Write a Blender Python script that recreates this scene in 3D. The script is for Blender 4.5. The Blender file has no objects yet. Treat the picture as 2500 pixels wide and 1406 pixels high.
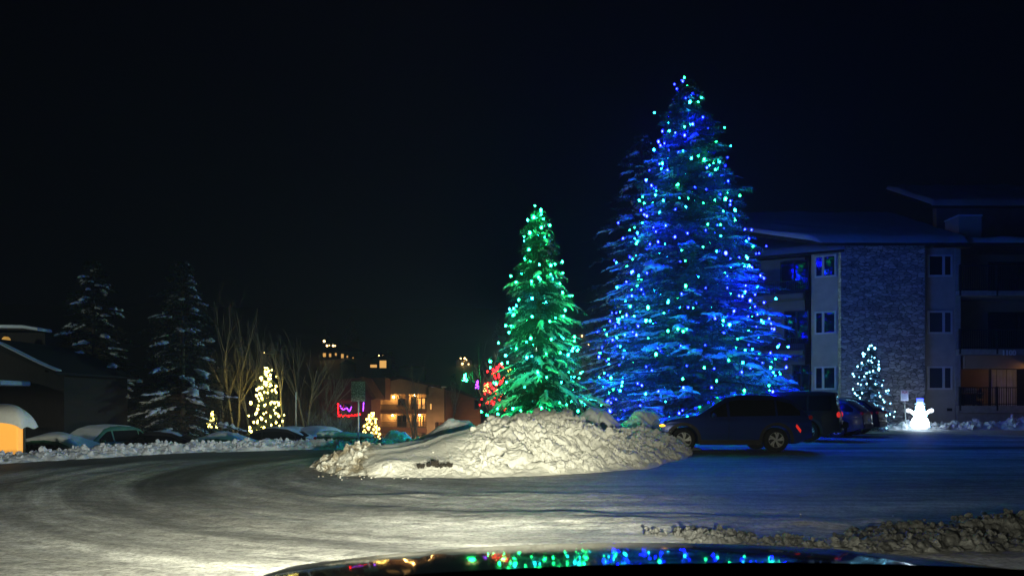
import bpy, math, random
import numpy as np
from mathutils import Vector, Matrix
R_ = math.radians
sc = bpy.context.scene
COL = sc.collection
# ------------------------------------------------------------------ camera, world, exposure
F, HOR, CAMZ = 1818.0, 985.0, 1.4
cd = bpy.data.cameras.new('camera'); cam = bpy.data.objects.new('camera', cd); COL.objects.link(cam)
cam.location = (0, 0, CAMZ); cam.rotation_euler = (R_(90), 0, 0)
cd.sensor_width = 36; cd.lens = F * 36 / 2500; cd.shift_y = (HOR - 703) / 2500
cd.clip_start = 0.05; cd.clip_end = 3000
cd.dof.use_dof = True; cd.dof.focus_distance = 24; cd.dof.aperture_fstop = 10
sc.camera = cam
w = bpy.data.worlds.new('World'); sc.world = w; w.use_nodes = True
bg = w.node_tree.nodes['Background']
bg.inputs[0].default_value = (0.10, 0.20, 0.62, 1); bg.inputs[1].default_value = 0.0014
sc.view_settings.view_transform = 'Standard'; sc.view_settings.look = 'None'
sc.view_settings.exposure = 0.0; sc.view_settings.gamma = 1
cy = sc.cycles
cy.max_bounces = 4; cy.diffuse_bounces = 2; cy.glossy_bounces = 3; cy.transmission_bounces = 3
cy.sample_clamp_indirect = 2.0; cy.use_denoising = True
cy.caustics_reflective = False; cy.caustics_refractive = False

def head_lamp(name, loc, power):
    """a low beam: bright below the cut-off, turned to the left of the road"""
    l = bpy.data.lights.new(name, 'POINT'); l.energy = power; l.shadow_soft_size = 0.07
    l.color = (1.0, 0.98, 0.72)
    l.use_nodes = True; nt = l.node_tree; N = nt.nodes; K = nt.links
    em = [n for n in N if n.type == 'EMISSION'][0]
    g = N.new('ShaderNodeNewGeometry'); s = N.new('ShaderNodeSeparateXYZ'); K.new(g.outputs['Incoming'], s.inputs[0])
    def mr(inp, a, b, c, d):
        m = N.new('ShaderNodeMapRange'); m.interpolation_type = 'SMOOTHSTEP'
        K.new(inp, m.inputs[0])
        for i, v in enumerate((a, b, c, d)): m.inputs[1 + i].default_value = v
        return m.outputs[0]
    def mul(a, b):
        m = N.new('ShaderNodeMath'); m.operation = 'MULTIPLY'; K.new(a, m.inputs[0]); K.new(b, m.inputs[1]); return m.outputs[0]
    at = N.new('ShaderNodeMath'); at.operation = 'ARCTAN2'; K.new(s.outputs[0], at.inputs[0]); K.new(s.outputs[1], at.inputs[1])
    up = mr(s.outputs[2], R_(0.9), R_(2.6), 1, 0.06)                  # the cut-off
    near = mr(s.outputs[2], R_(-15), R_(-4), 1.9, 1)                  # dimmer just ahead of the bumper
    rt = mr(at.outputs[0], R_(-1), R_(15), 1, 0.075)                     # falls off to the right
    lf = mr(at.outputs[0], R_(-60), R_(-22), 0.34, 1)                  # and to the far left
    f = mul(mul(up, near), mul(rt, lf)); K.new(f, em.inputs['Strength'])
    o = bpy.data.objects.new(name, l); COL.objects.link(o); o.location = loc
    return o
HEAD = [head_lamp('headlight_beam', (-0.27, 2.72, 0.66), 5400), head_lamp('headlight_beam', (1.19, 2.72, 0.66), 5400)]

# ------------------------------------------------------------------ helpers
def P(px, py, Y):
    return Vector(((px - 1250) / F * Y, Y, CAMZ - (py - HOR) / F * Y))
def tag(o, label=None, cat=None, group=None, kind=None):
    if label: o['label'] = label
    if cat: o['category'] = cat
    if group: o['group'] = group
    if kind: o['kind'] = kind
    return o
def thing(name, label, cat, loc=(0, 0, 0), rz=0, group=None):
    o = bpy.data.objects.new(name, None); COL.objects.link(o); o.empty_display_size = .2
    o.location = loc; o.rotation_euler = (0, 0, rz)
    return tag(o, label, cat, group)
def link(name, me, parent=None):
    o = bpy.data.objects.new(name, me); COL.objects.link(o)
    if parent is not None: o.parent = parent
    return o
def np_mesh(name, v, f, mat, parent=None, smooth=True, uv=None):
    """v (n,3); f (m,k) with k 3 or 4"""
    v = np.asarray(v, dtype=np.float32); f = np.asarray(f, dtype=np.int32)
    me = bpy.data.meshes.new(name); k = f.shape[1]
    me.vertices.add(len(v)); me.vertices.foreach_set('co', v.ravel())
    me.loops.add(f.size); me.loops.foreach_set('vertex_index', f.ravel())
    me.polygons.add(len(f)); me.polygons.foreach_set('loop_start', np.arange(len(f), dtype=np.int32) * k)
    me.polygons.foreach_set('loop_total', np.full(len(f), k, dtype=np.int32))
    me.polygons.foreach_set('use_smooth', np.full(len(f), smooth, dtype=bool))
    if uv is not None:
        l = me.uv_layers.new(name='UVMap'); l.data.foreach_set('uv', np.asarray(uv, dtype=np.float32)[f.ravel()].ravel())
    me.update(); me.validate(); me.materials.append(mat)
    return link(name, me, parent)
class MB:
    def __init__(s): s.v = []; s.f = []
    def add(s, vs, fs):
        n = len(s.v); s.v += [tuple(p) for p in vs]; s.f += [[i + n for i in q] for q in fs]; return s
    def box(s, x0, x1, y0, y1, z0, z1, rz=0, piv=None):
        vs = [(x, y, z) for x in (x0, x1) for y in (y0, y1) for z in (z0, z1)]
        if rz:
            cx, cy_ = piv or ((x0 + x1) / 2, (y0 + y1) / 2); c, n = math.cos(rz), math.sin(rz)
            vs = [(cx + (x - cx) * c - (y - cy_) * n, cy_ + (x - cx) * n + (y - cy_) * c, z) for x, y, z in vs]
        return s.add(vs, [(0, 1, 3, 2), (4, 6, 7, 5), (0, 4, 5, 1), (2, 3, 7, 6), (0, 2, 6, 4), (1, 5, 7, 3)])
    def tube(s, path, rad, n=6, cap=True, sq=1.0):
        path = [Vector(p) for p in path]
        if not hasattr(rad, '__len__'): rad = [rad] * len(path)
        vs = []; fs = []
        for i, p in enumerate(path):
            d = (path[min(i + 1, len(path) - 1)] - path[max(i - 1, 0)])
            d = d.normalized() if d.length > 1e-9 else Vector((0, 0, 1))
            a = d.cross(Vector((0, 0, 1))) if abs(d.z) < .95 else d.cross(Vector((1, 0, 0)))
            a.normalize(); b = d.cross(a)
            for k in range(n):
                t = 2 * math.pi * k / n; vs.append(p + (a * math.cos(t) + b * math.sin(t) * sq) * rad[i])
        for i in range(len(path) - 1):
            for k in range(n):
                fs.append((i * n + k, i * n + (k + 1) % n, (i + 1) * n + (k + 1) % n, (i + 1) * n + k))
        if cap:
            fs.append(tuple(range(n - 1, -1, -1))); fs.append(tuple(range((len(path) - 1) * n, len(path) * n)))
        return s.add(vs, fs)
    def ball(s, c, r, nu=12, nv=8, jit=0, seed=0):
        rx, ry, rz = r if hasattr(r, '__len__') else (r, r, r); rr = random.Random(seed)
        vs = [(c[0], c[1], c[2] + rz)]; fs = []
        for i in range(1, nv):
            for k in range(nu):
                t = math.pi * i / nv; u = 2 * math.pi * k / nu; j = 1 + jit * rr.uniform(-1, 1)
                vs.append((c[0] + rx * j * math.sin(t) * math.cos(u), c[1] + ry * j * math.sin(t) * math.sin(u), c[2] + rz * j * math.cos(t)))
        vs.append((c[0], c[1], c[2] - rz)); L = len(vs) - 1
        for k in range(nu): fs.append((0, 1 + k, 1 + (k + 1) % nu)); fs.append((L, L - nu + (k + 1) % nu, L - nu + k))
        for i in range(nv - 2):
            for k in range(nu):
                a = 1 + i * nu + k; b = 1 + i * nu + (k + 1) % nu; fs.append((a, a + nu, b + nu, b))
        return s.add(vs, fs)
    def prism(s, poly, y0, y1, axis='y'):
        """poly of (x,z) run from y0 to y1, or of (y,z) run along x"""
        n = len(poly)
        mk = (lambda p, t: (p[0], t, p[1])) if axis == 'y' else ((lambda p, t: (t, p[0], p[1])) if axis == 'x' else (lambda p, t: (p[0], p[1], t)))
        vs = [mk(p, y0) for p in poly] + [mk(p, y1) for p in poly]
        fs = [tuple(range(n)), tuple(range(2 * n - 1, n - 1, -1))] + [(i, i + n, (i + 1) % n + n, (i + 1) % n) for i in range(n)]
        return s.add(vs, fs)
    def lathe(s, c, prof, n=24, axis='z'):
        """prof of (r, t) along the axis"""
        vs = []; fs = []
        for r, t in prof:
            for k in range(n):
                a = 2 * math.pi * k / n
                vs.append((c[0] + r * math.cos(a), c[1] + r * math.sin(a), c[2] + t) if axis == 'z' else (c[0] + r * math.cos(a), c[1] + t, c[2] + r * math.sin(a)))
        for i in range(len(prof) - 1):
            for k in range(n): fs.append((i * n + k, i * n + (k + 1) % n, (i + 1) * n + (k + 1) % n, (i + 1) * n + k))
        return s.add(vs, fs)
    def build(s, name, mat, parent=None, smooth=False, bevel=0):
        me = bpy.data.meshes.new(name); me.from_pydata(s.v, [], s.f); me.materials.append(mat)
        if smooth: me.polygons.foreach_set('use_smooth', [True] * len(me.polygons))
        me.update()
        o = link(name, me, parent)
        if bevel:
            m = o.modifiers.new('bevel', 'BEVEL'); m.width = bevel; m.segments = 2; m.limit_method = 'ANGLE'
        return o
def bx(name, mat, parent, *a, bevel=0, **k): return MB().box(*a, **k).build(name, mat, parent, bevel=bevel)
def copy_tree(o, parent=None):
    c = o.copy(); COL.objects.link(c); c.parent = parent
    for ch in list(o.children): copy_tree(ch, c)
    return c

# ------------------------------------------------------------------ materials
def mat(name, col, rough=.6, metal=0, var=.25, scale=3, bump=0, bscale=20, coat=0, stretch=(1, 1, 1), spec=.5, col2=None, alpha=1):
    m = bpy.data.materials.new(name); m.use_nodes = True; nt = m.node_tree; N = nt.nodes; K = nt.links
    b = N['Principled BSDF']; b.inputs['Roughness'].default_value = rough; b.inputs['Metallic'].default_value = metal
    b.inputs['Specular IOR Level'].default_value = spec
    if coat: b.inputs['Coat Weight'].default_value = coat; b.inputs['Coat Roughness'].default_value = .03
    tc = N.new('ShaderNodeTexCoord'); mp = N.new('ShaderNodeMapping'); mp.inputs['Scale'].default_value = stretch
    K.new(tc.outputs['Object'], mp.inputs[0])
    n = N.new('ShaderNodeTexNoise'); n.inputs['Scale'].default_value = scale; n.inputs['Detail'].default_value = 5
    K.new(mp.outputs[0], n.inputs[0])
    r = N.new('ShaderNodeValToRGB'); r.color_ramp.elements[0].position = .3; r.color_ramp.elements[1].position = .7
    c2 = col2 or tuple(min(1, c * (1 + var)) for c in col); c1 = tuple(c * (1 - var) for c in col) if not col2 else col
    r.color_ramp.elements[0].color = (*c1, 1); r.color_ramp.elements[1].color = (*c2, 1)
    K.new(n.outputs[0], r.inputs[0]); K.new(r.outputs[0], b.inputs['Base Color'])
    if bump:
        n2 = N.new('ShaderNodeTexNoise'); n2.inputs['Scale'].default_value = bscale; n2.inputs['Detail'].default_value = 6
        K.new(mp.outputs[0], n2.inputs[0]); bp = N.new('ShaderNodeBump'); bp.inputs['Strength'].default_value = bump
        bp.inputs['Distance'].default_value = .05
        K.new(n2.outputs[0], bp.inputs['Height']); K.new(bp.outputs[0], b.inputs['Normal'])
    return m
def emis(name, col, s):
    m = bpy.data.materials.new(name); m.use_nodes = True; nt = m.node_tree; b = nt.nodes['Principled BSDF']
    b.inputs['Base Color'].default_value = (*[min(1, c) for c in col], 1); b.inputs['Emission Color'].default_value = (*col, 1)
    b.inputs['Emission Strength'].default_value = s
    return m
M = {}
M['snow'] = mat('snow', (.80, .81, .83), .55, var=.06, scale=2, bump=.35, bscale=14)
M['treesnow'] = mat('tree_snow', (.80, .82, .85), .6, var=.05, scale=6, bump=.3, bscale=25)
M['needle'] = mat('spruce_needles', (.042, .085, .095), .55, var=.4, scale=3)
M['needle2'] = mat('dark_spruce_needles', (.016, .026, .018), .6, var=.4, scale=3)
M['bark'] = mat('bark', (.09, .065, .045), .9, var=.3, scale=8, bump=.6, bscale=30)
M['palebark'] = mat('aspen_bark', (.30, .27, .21), .8, var=.3, scale=6, bump=.3)
M['twig'] = mat('twig_bark', (.12, .09, .065), .85, var=.3, scale=8)
M['wire'] = mat('light_wire', (.01, .03, .015), .5)
M['blue_b'] = emis('blue_bulb', (.0014, .0022, 1.0), 580)
M['green_b'] = emis('green_bulb', (.007, 1.0, .20), 175)
M['teal_b'] = emis('teal_bulb', (.008, .62, .80), 130)
M['mint_b'] = emis('mint_bulb', (.012, 1.0, .24), 78)
M['aqua_b'] = emis('aqua_bulb', (.012, .62, .9), 62)
M['ice_b'] = emis('icy_white_bulb', (.22, .68, 1.0), 14)
M['warm_b'] = emis('warm_bulb', (1.0, .62, .12), 11)
M['gold_b'] = emis('golden_bulb', (1.0, .78, .16), 17)
M['red_b'] = emis('red_bulb', (1.0, .006, .010), 15)
M['purple_b'] = emis('purple_bulb', (.35, .05, 1.0), 7)
M['stucco'] = mat('stucco', (.42, .39, .36), .9, var=.1, scale=2, bump=.3, bscale=60)
M['panel'] = mat('dark_wall_panel', (.13, .14, .18), .85, var=.15, scale=2, bump=.2)
M['frame'] = mat('white_window_frame', (.55, .56, .6), .5, var=.05)
M['darkframe'] = mat('dark_metal', (.02, .02, .022), .5, metal=.3)
M['rail'] = mat('black_iron_railing', (.018, .018, .02), .5)
M['concrete'] = mat('concrete', (.30, .29, .28), .85, var=.15, scale=4, bump=.3)
M['tan'] = mat('tan_stucco', (.36, .25, .15), .9, var=.12, scale=1, bump=.2)
M['rust'] = mat('rusty_siding', (.16, .075, .045), .9, var=.2, scale=1, stretch=(1, 1, 6))
M['shingle'] = mat('dark_shingle', (.010, .0095, .010), .9, var=.3, scale=3)
M['maroon'] = mat('maroon_siding', (.12, .04, .03), .9, var=.2, scale=2)
M['curtain'] = mat('curtain_cloth', (.45, .45, .47), .85, var=.1)
M['steel'] = mat('galvanised_steel', (.35, .36, .36), .45, metal=.7, var=.15, scale=12)
M['whitepaint'] = mat('white_sign_paint', (.80, .78, .78), .5, var=.03)
M['signred'] = mat('sign_red', (.35, .05, .06), .5)
M['signgrey'] = mat('sign_lettering', (.28, .28, .32), .5)
M['tyre'] = mat('tyre_rubber', (.012, .012, .013), .75, var=.2, scale=20, bump=.3)
M['clad'] = mat('grey_plastic_cladding', (.045, .042, .042), .6, var=.15, scale=5)
M['alloy'] = mat('alloy_rim', (.88, .87, .83), .30, metal=.1, var=.06, scale=9)
M['navy'] = mat('navy_car_paint', (.008, .042, .28), .34, metal=.25, var=.12, scale=1.2, coat=.8)
M['black'] = mat('black_car_paint', (.010, .010, .013), .5, metal=0, var=.2, scale=1.4, coat=.08, spec=.3)
M['grey'] = mat('grey_car_paint', (.06, .065, .075), .35, metal=.3, var=.2, scale=1.4, coat=.6)
M['hood'] = mat('gloss_black_paint', (.004, .004, .006), .06, metal=0, var=.1, scale=2, spec=.2)
M['dash'] = mat('matt_black_dashboard', (.004, .004, .004), 1, var=.2, scale=30, spec=.05)
M['carglass'] = mat('car_glass', (.006, .007, .010), .12, var=.1, spec=.35)
M['chrome'] = mat('chrome', (.6, .6, .62), .12, metal=1, var=.03)
M['tail'] = emis('tail_lens_glow', (1.0, .035, .02), .55)  # red reflector lens; its catch of the headlights is put in as emission
M['taildim'] = emis('tail_lens_faint_glow', (.4, .01, .01), .05)  # plain reflective red with a weak glow added for its reflection
M['amber'] = emis('amber_marker_lamp', (1.0, .46, .03), 2.6)
M['clear'] = mat('lamp_lens', (.45, .46, .48), .12, metal=.4, var=.1)
M['porchbulb'] = emis('porch_bulb', (1.0, .55, .15), 420)
M['greenmetal'] = mat('green_metal', (.03, .14, .085), .5, var=.2, scale=3)
M['amberglow'] = emis('amber_glass', (1.0, .45, .075), .70)
M['warmwin'] = emis('warm_window', (1.0, .52, .14), .9)
M['warmspot'] = emis('warm_lamp', (1.0, .62, .22), 9)
M['orangebulb'] = emis('orange_lamp', (1.0, .42, .06), 30)
M['dirt'] = mat('frozen_dirt', (.028, .023, .017), .95, var=.5, scale=9, bump=.8)
M['browngrass'] = mat('brown_grass', (.16, .11, .045), .95, var=.4, scale=9)
M['cap'] = mat('drift_snow', (.74, .77, .80), .6, var=.06, scale=3, bump=.3, bscale=12)

def glass_mat(name, col=(.006, .009, .016), bmp=.12):
    m = mat(name, col, .04, var=.2, scale=1, spec=.5, bump=bmp, bscale=1.4)
    return m
M['pane'] = glass_mat('dark_window_glass'); M['pane2'] = glass_mat('blind_window_glass', (.05, .055, .07), .05)

def stone_mat():
    m = bpy.data.materials.new('ledge_stone'); m.use_nodes = True; nt = m.node_tree; N = nt.nodes; K = nt.links
    b = N['Principled BSDF']; b.inputs['Roughness'].default_value = .85
    tc = N.new('ShaderNodeTexCoord'); mp = N.new('ShaderNodeMapping'); mp.inputs['Scale'].default_value = (3.0, 3.0, 6.4)
    K.new(tc.outputs['Object'], mp.inputs[0])
    nz = N.new('ShaderNodeTexNoise'); nz.inputs['Scale'].default_value = 1.1; nz.inputs['Detail'].default_value = 2; K.new(mp.outputs[0], nz.inputs[0])
    ad = N.new('ShaderNodeMixRGB'); ad.blend_type = 'ADD'; ad.inputs[0].default_value = 1.0
    K.new(mp.outputs[0], ad.inputs[1]); K.new(nz.outputs['Color'], ad.inputs[2])
    v = N.new('ShaderNodeTexVoronoi'); v.inputs['Scale'].default_value = 1.0; K.new(ad.outputs[0], v.inputs[0])
    e = N.new('ShaderNodeTexVoronoi'); e.feature = 'DISTANCE_TO_EDGE'; e.inputs['Scale'].default_value = 1.0; K.new(ad.outputs[0], e.inputs[0])
    sp = N.new('ShaderNodeSeparateColor'); K.new(v.outputs['Color'], sp.inputs[0])
    r = N.new('ShaderNodeValToRGB'); els = r.color_ramp.elements
    els[0].color = (.26, .24, .24, 1); els[1].color = (.62, .58, .58, 1)
    x = els.new(.45); x.color = (.38, .35, .35, 1)
    K.new(sp.outputs[0], r.inputs[0])
    er = N.new('ShaderNodeValToRGB'); er.color_ramp.elements[0].color = (.35, .35, .35, 1); er.color_ramp.elements[1].position = .07
    K.new(e.outputs[0], er.inputs[0])
    mx = N.new('ShaderNodeMixRGB'); mx.blend_type = 'MULTIPLY'; mx.inputs[0].default_value = 1
    K.new(r.outputs[0], mx.inputs[1]); K.new(er.outputs[0], mx.inputs[2]); K.new(mx.outputs[0], b.inputs['Base Color'])
    hm = N.new('ShaderNodeMath'); hm.operation = 'MULTIPLY_ADD'; K.new(sp.outputs[1], hm.inputs[0]); hm.inputs[1].default_value = .8
    K.new(er.outputs[0], hm.inputs[2])
    bp = N.new('ShaderNodeBump'); bp.inputs['Strength'].default_value = 1; bp.inputs['Distance'].default_value = .07
    K.new(hm.outputs[0], bp.inputs['Height']); K.new(bp.outputs[0], b.inputs['Normal'])
    return m
M['stone'] = stone_mat()

def ground_mat():
    """packed snow with tyre tracks that run along the U of the lane round the snow bank"""
    m = bpy.data.materials.new('packed_snow_lane'); m.use_nodes = True; nt = m.node_tree; N = nt.nodes; K = nt.links
    b = N['Principled BSDF']
    uv = N.new('ShaderNodeUVMap'); uv.uv_map = 'UVMap'
    tc = N.new('ShaderNodeTexCoord')
    def noise(vec, scl, sc_, det=5, rough=.55, off=(0, 0, 0)):
        mp = N.new('ShaderNodeMapping'); mp.inputs['Scale'].default_value = scl; mp.inputs['Location'].default_value = off
        K.new(vec, mp.inputs[0]); n = N.new('ShaderNodeTexNoise'); n.inputs['Scale'].default_value = sc_
        n.inputs['Detail'].default_value = det; n.inputs['Roughness'].default_value = rough; K.new(mp.outputs[0], n.inputs[0]); return n.outputs[0]
    def ramp(x, p0, c0, p1, c1):
        r = N.new('ShaderNodeValToRGB'); e = r.color_ramp.elements; e[0].position = p0; e[1].position = p1
        e[0].color = (c0, c0, c0, 1); e[1].color = (c1, c1, c1, 1); K.new(x, r.inputs[0]); return r.outputs[0]
    def mix(kind, f, a, b_):
        x = N.new('ShaderNodeMixRGB'); x.blend_type = kind
        if isinstance(f, float): x.inputs[0].default_value = f
        else: K.new(f, x.inputs[0])
        for i, q in ((1, a), (2, b_)):
            if isinstance(q, tuple): x.inputs[i].default_value = (*q, 1)
            else: K.new(q, x.inputs[i])
        return x.outputs[0]
    U = uv.outputs[0]
    broad = noise(U, (.07, .62, 1), 1.0, 4, .6)               # wide wheel lanes
    mid = noise(U, (.24, 2.1, 1), 1.0, 5, .62, (3, 1, 0))
    fine = noise(U, (1.9, 8, 1), 1.0, 6, .7, (7, 2, 0))
    tread = noise(tc.outputs['Object'], (1, 1.6, 1), 3.2, 6, .68)
    grit = noise(tc.outputs['Object'], (1, 1, 1), 19, 6, .75)
    patch = noise(tc.outputs['Object'], (1, 1, 1), .45, 4, .6)
    sep = N.new('ShaderNodeSeparateXYZ'); K.new(U, sep.inputs[0])
    # bare asphalt lane shows in bands of v (distance from the bank)
    band = N.new('ShaderNodeValToRGB'); e = band.color_ramp.elements
    mr = N.new('ShaderNodeMapRange'); mr.inputs[1].default_value = 0; mr.inputs[2].default_value = 16; K.new(sep.outputs[1], mr.inputs[0])
    wob = N.new('ShaderNodeMath'); wob.operation = 'MULTIPLY_ADD'; K.new(mid, wob.inputs[0]); wob.inputs[1].default_value = .05; K.new(mr.outputs[0], wob.inputs[2])
    K.new(wob.outputs[0], band.inputs[0])
    stops = [(0, .82), (.44, .80), (.47, .15), (.53, .22), (.56, .72), (.585, .36), (.615, .80), (.72, .82), (.75, .45), (.79, .82), (.86, .8)]
    e[0].position = 0; e[0].color = (.62,) * 3 + (1,); e[1].position = 1; e[1].color = (.6,) * 3 + (1,)
    for p, c in stops[1:]: q = e.new(p); q.color = (c, c, c, 1)
    q = e.new(.90); q.color = (.7, .7, .7, 1)
    # band counts only on the far left turn (attribute-free: object X)
    so = N.new('ShaderNodeSeparateXYZ'); K.new(tc.outputs['Object'], so.inputs[0])
    lx = N.new('ShaderNodeMapRange'); lx.interpolation_type = 'SMOOTHSTEP'; lx.inputs[1].default_value = -3.0; lx.inputs[2].default_value = -6.2
    K.new(so.outputs[0], lx.inputs[0])
    ly = N.new('ShaderNodeMapRange'); ly.interpolation_type = 'SMOOTHSTEP'; ly.inputs[1].default_value = 17; ly.inputs[2].default_value = 20
    K.new(so.outputs[1], ly.inputs[0])
    lm = N.new('ShaderNodeMath'); lm.operation = 'MAXIMUM'; K.new(lx.outputs[0], lm.inputs[0]); K.new(ly.outputs[0], lm.inputs[1])
    base = mix('MIX', lm.outputs[0], (.72, .715, .70), band.outputs[0])
    c = mix('MULTIPLY', 1.0, base, ramp(broad, .36, .42, .60, 1.15))
    c = mix('MULTIPLY', .9, c, ramp(mid, .32, .5, .62, 1.12))
    c = mix('MULTIPLY', .45, c, ramp(fine, .3, .45, .62, 1.15))
    c = mix('MULTIPLY', .75, c, ramp(tread, .36, .5, .6, 1.15))
    c = mix('MULTIPLY', .9, c, ramp(grit, .34, .35, .56, 1.12))
    c = mix('MULTIPLY', .7, c, ramp(patch, .36, .6, .62, 1.1))
    u2 = N.new('ShaderNodeUVMap'); u2.uv_map = 'lane'; s2 = N.new('ShaderNodeSeparateXYZ'); K.new(u2.outputs[0], s2.inputs[0])
    wa = N.new('ShaderNodeMath'); wa.operation = 'MULTIPLY_ADD'; K.new(tread, wa.inputs[0]); wa.inputs[1].default_value = 1.6; K.new(s2.outputs[0], wa.inputs[2])
    d1 = N.new('ShaderNodeMapRange'); d1.interpolation_type = 'SMOOTHSTEP'; d1.inputs[1].default_value = 5.2; d1.inputs[2].default_value = 3.6; K.new(wa.outputs[0], d1.inputs[0])
    d2 = N.new('ShaderNodeMapRange'); d2.interpolation_type = 'SMOOTHSTEP'; d2.inputs[1].default_value = 3.5; d2.inputs[2].default_value = 1.0; K.new(s2.outputs[1], d2.inputs[0])
    d3 = N.new('ShaderNodeMath'); d3.operation = 'MULTIPLY'; K.new(d1.outputs[0], d3.inputs[0]); K.new(d2.outputs[0], d3.inputs[1])
    c = mix('MIX', d3.outputs[0], c, (.085, .085, .085))
    # open snow beyond the lot
    fy = N.new('ShaderNodeMapRange'); fy.inputs[1].default_value = 24; fy.inputs[2].default_value = 27; K.new(so.outputs[1], fy.inputs[0])
    fx = N.new('ShaderNodeMapRange'); fx.inputs[1].default_value = 9; fx.inputs[2].default_value = 6; K.new(so.outputs[0], fx.inputs[0])
    ff = N.new('ShaderNodeMath'); ff.operation = 'MULTIPLY'; K.new(fy.outputs[0], ff.inputs[0]); K.new(fx.outputs[0], ff.inputs[1])
    c = mix('MIX', ff.outputs[0], c, (.25, .25, .26))
    K.new(c, b.inputs['Base Color'])
    rr = N.new('ShaderNodeMapRange'); rr.inputs[3].default_value = .48; rr.inputs[4].default_value = .75; K.new(mid, rr.inputs[0]); K.new(rr.outputs[0], b.inputs['Roughness'])
    h1 = N.new('ShaderNodeMath'); h1.operation = 'MULTIPLY_ADD'; K.new(fine, h1.inputs[0]); h1.inputs[1].default_value = .6; K.new(tread, h1.inputs[2])
    h2 = N.new('ShaderNodeMath'); h2.operation = 'MULTIPLY_ADD'; K.new(grit, h2.inputs[0]); h2.inputs[1].default_value = .55; K.new(h1.outputs[0], h2.inputs[2])
    bp = N.new('ShaderNodeBump'); bp.inputs['Strength'].default_value = 1; bp.inputs['Distance'].default_value = .05
    K.new(h2.outputs[0], bp.inputs['Height']); K.new(bp.outputs[0], b.inputs['Normal'])
    return m
M['ground'] = ground_mat()

def bank_mat(name, dirt_amt=.3, dscale=1.4, nose=None, tint=(.80, .79, .74)):
    m = bpy.data.materials.new(name); m.use_nodes = True; nt = m.node_tree; N = nt.nodes; K = nt.links
    b = N['Principled BSDF']; b.inputs['Roughness'].default_value = .6
    tc = N.new('ShaderNodeTexCoord')
    def noise(s, d=5, r=.6):
        n = N.new('ShaderNodeTexNoise'); n.inputs['Scale'].default_value = s; n.inputs['Detail'].default_value = d; n.inputs['Roughness'].default_value = r
        K.new(tc.outputs['Object'], n.inputs[0]); return n.outputs[0]
    n1 = noise(dscale); n2 = noise(9, 6, .7)
    s = N.new('ShaderNodeMath'); s.operation = 'MULTIPLY'; K.new(n1, s.inputs[0]); K.new(n2, s.inputs[1])
    r = N.new('ShaderNodeValToRGB'); r.color_ramp.elements[0].position = .10; r.color_ramp.elements[1].position = .10 + .25 * dirt_amt + .02
    d = tuple(t * (1 - .75 * min(1, dirt_amt * 1.6)) for t in tint)
    r.color_ramp.elements[0].color = (*d, 1); r.color_ramp.elements[1].color = (*tint, 1)
    K.new(s.outputs[0], r.inputs[0]); col = r.outputs[0]
    if nose:
        so = N.new('ShaderNodeSeparateXYZ'); K.new(tc.outputs['Object'], so.inputs[0])
        a = N.new('ShaderNodeMapRange'); a.interpolation_type = 'SMOOTHSTEP'; a.inputs[1].default_value = nose[0]; a.inputs[2].default_value = nose[1]; K.new(so.outputs[0], a.inputs[0])
        q = N.new('ShaderNodeValToRGB'); q.color_ramp.elements[0].position = .45; q.color_ramp.elements[1].position = .56
        q.color_ramp.elements[0].color = (0, 0, 0, 1); K.new(noise(2.6, 6, .65), q.inputs[0])
        p = N.new('ShaderNodeMath'); p.operation = 'MULTIPLY'; K.new(a.outputs[0], p.inputs[0]); K.new(q.outputs[0], p.inputs[1])
        x = N.new('ShaderNodeMixRGB'); K.new(p.outputs[0], x.inputs[0]); K.new(col, x.inputs[1]); x.inputs[2].default_value = (.30, .26, .19, 1); col = x.outputs[0]
    K.new(col, b.inputs['Base Color'])
    bp = N.new('ShaderNodeBump'); bp.inputs['Strength'].default_value = .6; bp.inputs['Distance'].default_value = .04
    K.new(noise(16, 6, .65), bp.inputs['Height']); K.new(bp.outputs[0], b.inputs['Normal'])
    return m
M['bank'] = bank_mat('ploughed_snow', .25, 1.4, (-2.55, -3.05))
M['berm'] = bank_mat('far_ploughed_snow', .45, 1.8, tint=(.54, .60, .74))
M['dirty'] = bank_mat('dirty_snow', 1.0, 2.4, tint=(.12, .121, .124))

# ------------------------------------------------------------------ numeric noise
def _hash(i, j, s):
    h = (i.astype(np.int64) * 374761393 + j.astype(np.int64) * 668265263 + s * 974711) & 0xffffffff
    h = ((h ^ (h >> 13)) * 1274126177) & 0xffffffff
    return ((h ^ (h >> 16)) & 0xffffff) / float(0xffffff)
def vnoise(x, y, s=0):
    i = np.floor(x); j = np.floor(y); u = x - i; v = y - j; u = u * u * (3 - 2 * u); v = v * v * (3 - 2 * v)
    a = _hash(i, j, s); b = _hash(i + 1, j, s); c = _hash(i, j + 1, s); d = _hash(i + 1, j + 1, s)
    return (a * (1 - u) + b * u) * (1 - v) + (c * (1 - u) + d * u) * v - .5
def fbm(x, y, s=0, o=5):
    r = 0; a = 1
    for k in range(o): r = r + a * vnoise(x, y, s + k * 17); x = x * 2.03; y = y * 2.03; a *= .5
    return r
def lumps(x, y, s=0):
    """rounded clods, height 0..1"""
    i0 = np.floor(x); j0 = np.floor(y); best = np.zeros_like(x)
    for di in (-1, 0, 1):
        for dj in (-1, 0, 1):
            i = i0 + di; j = j0 + dj
            px = i + _hash(i, j, s); py = j + _hash(i, j, s + 5); r = .35 + .6 * _hash(i, j, s + 9)
            d2 = (x - px) ** 2 + (y - py) ** 2
            cap = .22 + .5 * _hash(i, j, s + 13); tl = ((x - px) * (_hash(i, j, s + 17) - .5) + (y - py) * (_hash(i, j, s + 19) - .5)) * .7
            hh = np.sqrt(np.maximum(0, r * r - d2)); best = np.maximum(best, np.where(hh > 0, np.minimum(hh * 1.25, cap + tl), 0))
    return best
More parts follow.
